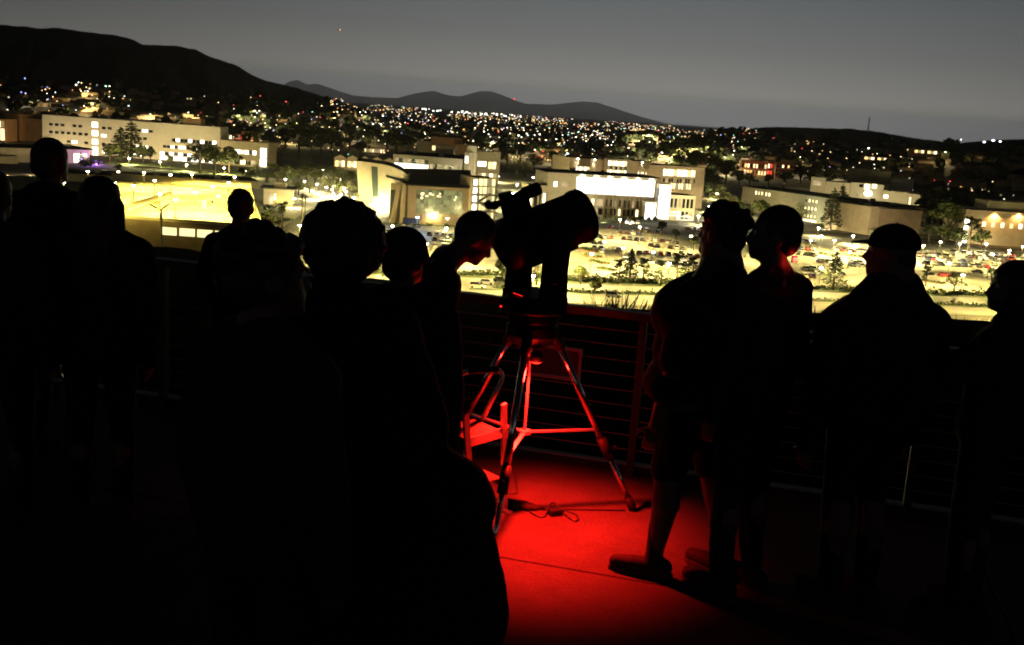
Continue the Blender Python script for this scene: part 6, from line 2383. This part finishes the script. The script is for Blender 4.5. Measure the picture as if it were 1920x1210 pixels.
    # shoes (and socks under shorts)
    for (hp_, kn, an, fa) in legj:
        t = MB()
        fd = Vector((-math.sin(R(fa)), math.cos(R(fa)), 0))
        t.cap(Vector((an.x, an.y, .05)) - fd * .045, .048, Vector((an.x, an.y, .045)) + fd * .10, .044, 14)
        t.cap(Vector((an.x, an.y, .045)) + fd * .10, .043, Vector((an.x, an.y, .042)) + fd * .175, .036, 14)
        t.cap(Vector((an.x, an.y, .06)), .046, Vector((an.x, an.y, .095)), .044, 12)
        if legs == 'shorts':
            t.cap(an + Vector((0, 0, .0)), .043, an.lerp(kn, .38), .049, 12)
        tm = voxel(t, .009, 3)
        # flat sole
        for v_ in tm.vertices:
            v_.co.z = max(v_.co.z, .004)
        tm.materials.append(M_shoe)
        so_ = link('shoe', tm, root)
        q = MB()
        sd = Vector((fd.y, -fd.x, 0))
        ring = [(-.098, .0), (-.085, .034), (-.03, .042), (.06, .046), (.12, .050), (.17, .042), (.205, .020), (.213, 0), (.205, -.020), (.17, -.040), (.12, -.046), (.06, -.042), (-.03, -.040), (-.085, -.034)]
        lo_ = [Vector((an.x, an.y, .001)) + fd * a_ + sd * c_ for a_, c_ in ring]
        hi_ = [p_ + Vector((0, 0, .024)) for p_ in lo_]
        n_ = len(ring)
        q.add(lo_ + hi_, [tuple(range(n_)), tuple(reversed(range(n_, 2 * n_)))] + [(k, (k + 1) % n_, (k + 1) % n_ + n_, k + n_) for k in range(n_)])
        q.obj('sole', mat('rubber sole', (.020, .019, .018), .8), so_)
    # hair and hats
    rnd = random.Random(hair_seed)
    h = MB()
    strands = MB()
    hm = M_hair
    nm = 'hair'
    if hair == 'buzz':
        h.ell(Hd(0, -.012, 1.655), (.080, .100, .101), RH_, 18, 12)
    elif hair in ('short', 'messy'):
        h.ell(Hd(0, -.018, 1.668), (.088, .102, .098), RH_, 18, 12)
        h.ell(Hd(0, -.055, 1.62), (.078, .062, .075), RH_, 16, 10)
        if hair == 'messy':
            for k in range(60):
                a_ = Vector((rnd.gauss(0, 1), rnd.gauss(-.2, 1), abs(rnd.gauss(.5, .6)))).normalized()
                c = Vector((a_.x * .088, -.018 + a_.y * .105, 1.668 + a_.z * .098))
                h.ell(Hd(*c), rnd.uniform(.014, .026), None, 8, 6)
    elif hair == 'curly':
        h.ell(Hd(0, -.014, 1.675), (.115, .125, .108), RH_, 18, 12)
        h.ell(Hd(0, -.055, 1.61), (.105, .075, .10), RH_, 16, 10)
        for k in range(620):
            a_ = Vector((rnd.gauss(0, 1), rnd.gauss(-.35, 1), rnd.gauss(.25, .8))).normalized()
            if a_.y > .55 and a_.z < .3:
                continue
            c = Vector((a_.x * .122, -.02 + a_.y * .132, 1.66 + a_.z * .122))
            h.ell(Hd(*(c + a_ * rnd.uniform(-.004, .010))), rnd.uniform(.009, .017), None, 7, 5)
    elif hair in ('long', 'bob'):
        h.ell(Hd(0, -.016, 1.668), (.098, .112, .100), RH_, 18, 12)
        dn_ = 1.40 if hair == 'long' else 1.52
        h.cap(Hd(0, -.07, 1.62), .085, U(0, -.085, dn_), .070, 14)
        for e in (-1, 1):
            h.cap(Hd(e * .078, -.02, 1.62), .042, U(e * .095, -.03, dn_ + .02), .036, 12)
    elif hair == 'bun':
        h.ell(Hd(0, -.014, 1.668), (.086, .104, .095), RH_, 18, 12)
        h.ell(Hd(0, -.05, 1.735), (.045, .042, .035), RH_, 12, 8)
        h.ell(Hd(0, -.05, 1.61), (.072, .055, .06), RH_, 12, 8)
    elif hair == 'cap':
        h.ell(Hd(0, -.040, 1.60), (.082, .065, .07), RH_, 14, 10)
        c = MB()
        c.ell(Hd(0, -.004, 1.672), (.092, .112, .090), RH_, 20, 12)
        cm = voxel(c, .008, 2)
        # cut below the hat band
        bmx = bmesh.new()
        bmx.from_mesh(cm)
        nrm = RH_ @ Vector((0, 0.0, 1))
        bmesh.ops.bisect_plane(bmx, geom=bmx.verts[:] + bmx.edges[:] + bmx.faces[:], plane_co=Hd(0, 0, 1.655), plane_no=nrm, clear_inner=True)
        bmx.to_mesh(cm)
        bmx.free()
        cm.materials.append(top)
        co = link('cap', cm, root)
        br = MB()
        pts = []
        for k in range(13):
            an_ = math.pi * k / 12
            pts.append((Hd(math.cos(an_) * .078, .06 + math.sin(an_) * .115, 1.672 - math.sin(an_) * .012)))
        inner = [Hd(math.cos(math.pi * k / 12) * .085, .02 + math.sin(math.pi * k / 12) * .07, 1.668) for k in range(13)]
        up_ = RH_ @ Vector((0, 0, .006))
        for k in range(12):
            br.quad(inner[k], inner[k + 1], pts[k + 1], pts[k])
            br.quad(inner[k] + up_, pts[k] + up_, pts[k + 1] + up_, inner[k + 1] + up_)
            br.quad(pts[k], pts[k + 1], pts[k + 1] + up_, pts[k] + up_)
        br.obj('brim', top, co)
        b_ = MB()
        b_.ell(Hd(0, -.004, 1.758), .008, None, 8, 6)
        b_.obj('button', top, co)
    elif hair == 'beanie':
        h.ell(Hd(0, -.012, 1.672), (.098, .116, .100), RH_, 18, 12)
        for k in range(24):
            an_ = 2 * math.pi * k / 24
            h.ell(Hd(math.cos(an_) * .092, -.010 + math.sin(an_) * .108, 1.645), (.016, .016, .026), RH_, 8, 6)
        h.ell(Hd(0, -.05, 1.60), (.075, .05, .06), RH_, 12, 8)
        hm, nm = top, 'knit_hat'
    if h.v:
        cutf = None
        hmsh = voxel(h, .0058 if hair in ('curly', 'messy') else .009, 2 if hair not in ('curly', 'messy') else 1)
        # free the face
        if hair in ('short', 'messy', 'buzz', 'curly', 'long', 'bob', 'bun'):
            bmx = bmesh.new()
            bmx.from_mesh(hmsh)
            RHi = RH_.transposed()
            dele = []
            for v_ in bmx.verts:
                q = RHi @ (v_.co - HB) + HP
                if q.y > .052 and q.z < 1.69 and abs(q.x) < .085:
                    dele.append(v_)
            bmesh.ops.delete(bmx, geom=dele, context='VERTS')
            bmx.to_mesh(hmsh)
            bmx.free()
        hmsh.materials.append(hm)
        ho = link(nm, hmsh, root)
        n_str = {'curly': 0, 'messy': 120, 'long': 70, 'bob': 40, 'bun': 30, 'short': 50}.get(hair, 0)
        for k in range(n_str):
            if hair in ('long', 'bob') and k < 44:
                e = rnd.choice((-1, 1))
                p = Hd(e * rnd.uniform(.07, .095), rnd.uniform(-.09, .0), rnd.uniform(1.56, 1.70))
                q = p + Vector((e * rnd.uniform(.0, .03), rnd.uniform(-.02, .02), -.07))
                r_ = q + Vector((e * rnd.uniform(-.01, .035), rnd.uniform(-.02, .02), -rnd.uniform(.05, .14)))
                strands.tube([p, q, r_], [.0012, .0010, .0006], 4)
            else:
                a_ = Vector((rnd.gauss(0, 1), rnd.gauss(-.4, .8), rnd.gauss(.5, .7))).normalized()
                rad = {'curly': (.118, .13, .122), 'messy': (.088, .104, .098), 'short': (.083, .098, .094)}.get(hair, (.088, .102, .096))
                c = Vector((a_.x * rad[0], -.018 + a_.y * rad[1], 1.667 + a_.z * rad[2]))
                ln = {'curly': .012, 'messy': .026, 'short': .012}.get(hair, .022) * rnd.uniform(.5, 1.3)
                m_ = c + a_ * ln * .6 + Vector((rnd.gauss(0, .008), rnd.gauss(0, .008), rnd.gauss(0, .006)))
                e_2 = m_ + a_ * ln * .5 + Vector((rnd.gauss(0, .014), rnd.gauss(0, .014), rnd.gauss(-.006, .01)))
                strands.tube([Hd(*c), Hd(*m_), Hd(*e_2)], [.0013, .0010, .0005], 4)
        if strands.v:
            tag(strands.obj('loose_strands', hm, ho), kind='stuff')
    return root

P = person
P('person at the left edge, mostly out of view, in dark clothes', (-14, 322), 1.72, yaw=-5, hair='short', top=M_char, top_kind='jacket')
P('tall person in dark hooded jacket at the left, short hair, facing the valley', (95, 263), 1.83, yaw=-8, hair='short', top=M_blackcloth, top_kind='hoodie', head_yaw=-4, bulk=1.18, shoulder=1.12)
P('woman sized person with shoulder long loose hair beside the tall one, dark jacket', (187, 335), 1.71, yaw=10, hair='long', top=M_navy, top_kind='jacket', hair_seed=4)
P('person with tied up hair alone at the railing below the conifers', (452, 357), 1.57, yaw=0, hair='bun', top=M_blackcloth, top_kind='shirt', larm=((-.08, .06, -.27), (.02, .17, -.16)), rarm=((.08, .06, -.27), (-.02, .17, -.16)), hair_seed=5)
P('person with tousled dark hair turned towards the telescope, close in front', (500, 434), 1.80, yaw=-35, hair='messy', top=M_char, top_kind='jacket', head_yaw=-25, hair_seed=6)
P('person with a big head of curly hair in a wide flaring dark coat', (648, 400), 1.79, yaw=-6, hair='curly', top=M_blackcloth, top_kind='coat', bulk=1.2, hair_seed=7,
  rarm=((.12, -.03, -.28), (.0, .15, -.14)), coat_flare=[((.06, -.04, 1.0), (.27, .21, .26)), ((.26, -.02, .80), (.29, .22, .22)), ((.27, -.02, .44), (.35, .26, .46)), ((-.05, -.02, .6), (.28, .24, .5))])
P('person in a dark knitted hat between curly haired person and leaning man', (760, 434), 1.66, yaw=-20, hair='beanie', top=M_navy, top_kind='jacket', head_yaw=-8)
P('close cropped man leaning forward towards the eyepiece of the telescope', (917, 406), 1.77, yaw=-78, lean=27, head_yaw=4, head_pitch=9, hair='buzz', top=M_blackcloth, top_kind='shirt', vox=.008,
  larm=((-.02, .03, -.29), (.02, .02, -.25)), rarm=((.02, .0, -.29), (-.02, .0, -.25)), feet=(((-.12, .16), 6), ((.12, -.16), -8)), hunch=.02)
fl, fr = on_z(1222, 1080, 0), on_z(1352, 1078, 0)
HY = 55
rootH = (fl + fr) / 2 + Vector((-.03, 0, 0))
rootH.z = 0
RZi = Matrix.Rotation(R(-HY), 3, 'Z')
sH = 1.80 / 1.75
lf, rf = (RZi @ (fl - rootH)) / sH, (RZi @ (fr - rootH)) / sH
P('heavy man in black t-shirt and shorts standing right of the telescope, facing it', None, 1.80, yaw=HY, root_at=rootH, hair='messy', top=M_blackcloth, legs='shorts', bulk=1.95, shoulder=1.30, belly=.0, vox=.008,
  head_yaw=-10, larm=((-.035, .03, -.31), (-.005, .06, -.25)), rarm=((.06, -.02, -.30), (.02, .06, -.25)), feet=(((lf.x, lf.y), 18), ((rf.x, rf.y), -10)), hair_seed=9, neck=1.6, lean=-2, slope=.06)
I_ = P('short haired man in profile with a red light at his neck, looking left', (1460, 390), 1.82, yaw=40, hair='short', top=M_char, top_kind='shirt', head_yaw=42, hair_seed=10, bulk=1.05)
P('broad bearded man in a brimmed cap and dark shirt, back turned', (1682, 424), 1.78, yaw=25, hair='cap', top=M_blackcloth, top_kind='hoodie', head_yaw=42, bulk=1.72, shoulder=1.42, belly=.06, hair_seed=11, neck=1.75, slope=.095)
P('person at the right edge in profile with shoulder length hair, looking left', (1908, 494), 1.66, yaw=50, hair='bob', top=M_char, top_kind='jacket', head_yaw=38, hair_seed=12, larm=((-.06, .20, -.20), (.05, .25, .02)))
# small red light worn at the neck of the man in profile
pn = at_y(1491, 487, 4.70)
t = thing('red_clip_light', 'tiny glowing red light at the collar of the man in profile', 'light', pn)
b = MB()
b.ell((0, 0, 0), .011, nu=8, nv=6)
b.obj('bulb', glow('red clip bulb', (1, .03, .02), 14, sampling='NONE'), t)
b = MB()
b.box(-.012, .012, .008, .016, -.014, .014)
b.obj('clip', M_black, t)
pl_ = bpy.data.lights.new('clip_glow', 'POINT')
pl_.energy = .12
pl_.color = (1, .02, .015)
pl_.shadow_soft_size = .01
po = link('clip_glow', pl_, t, (0, -.02, 0))
# ------------------------------------------------------------------ the air over the valley
HAZE = 1.2e-5
b = MB()
b.box(-180000, 180000, -2500, 178000, -62, 4200)
hz_ = b.obj('haze', None)
hz_.data.materials.clear()
hm_ = bpy.data.materials.new('valley haze')
hm_.use_nodes = True
nt = hm_.node_tree
nt.nodes.clear()
o_ = nt.nodes.new('ShaderNodeOutputMaterial')
pv = nt.nodes.new('ShaderNodeVolumePrincipled')
pv.inputs['Color'].default_value = (.975, .97, .96, 1)
pv.inputs['Density'].default_value = HAZE
pv.inputs['Anisotropy'].default_value = .86
nt.links.new(pv.outputs[0], o_.inputs['Volume'])
hz_.data.materials.append(hm_)
tag(hz_, 'thin night haze over the valley', 'haze', kind='stuff')
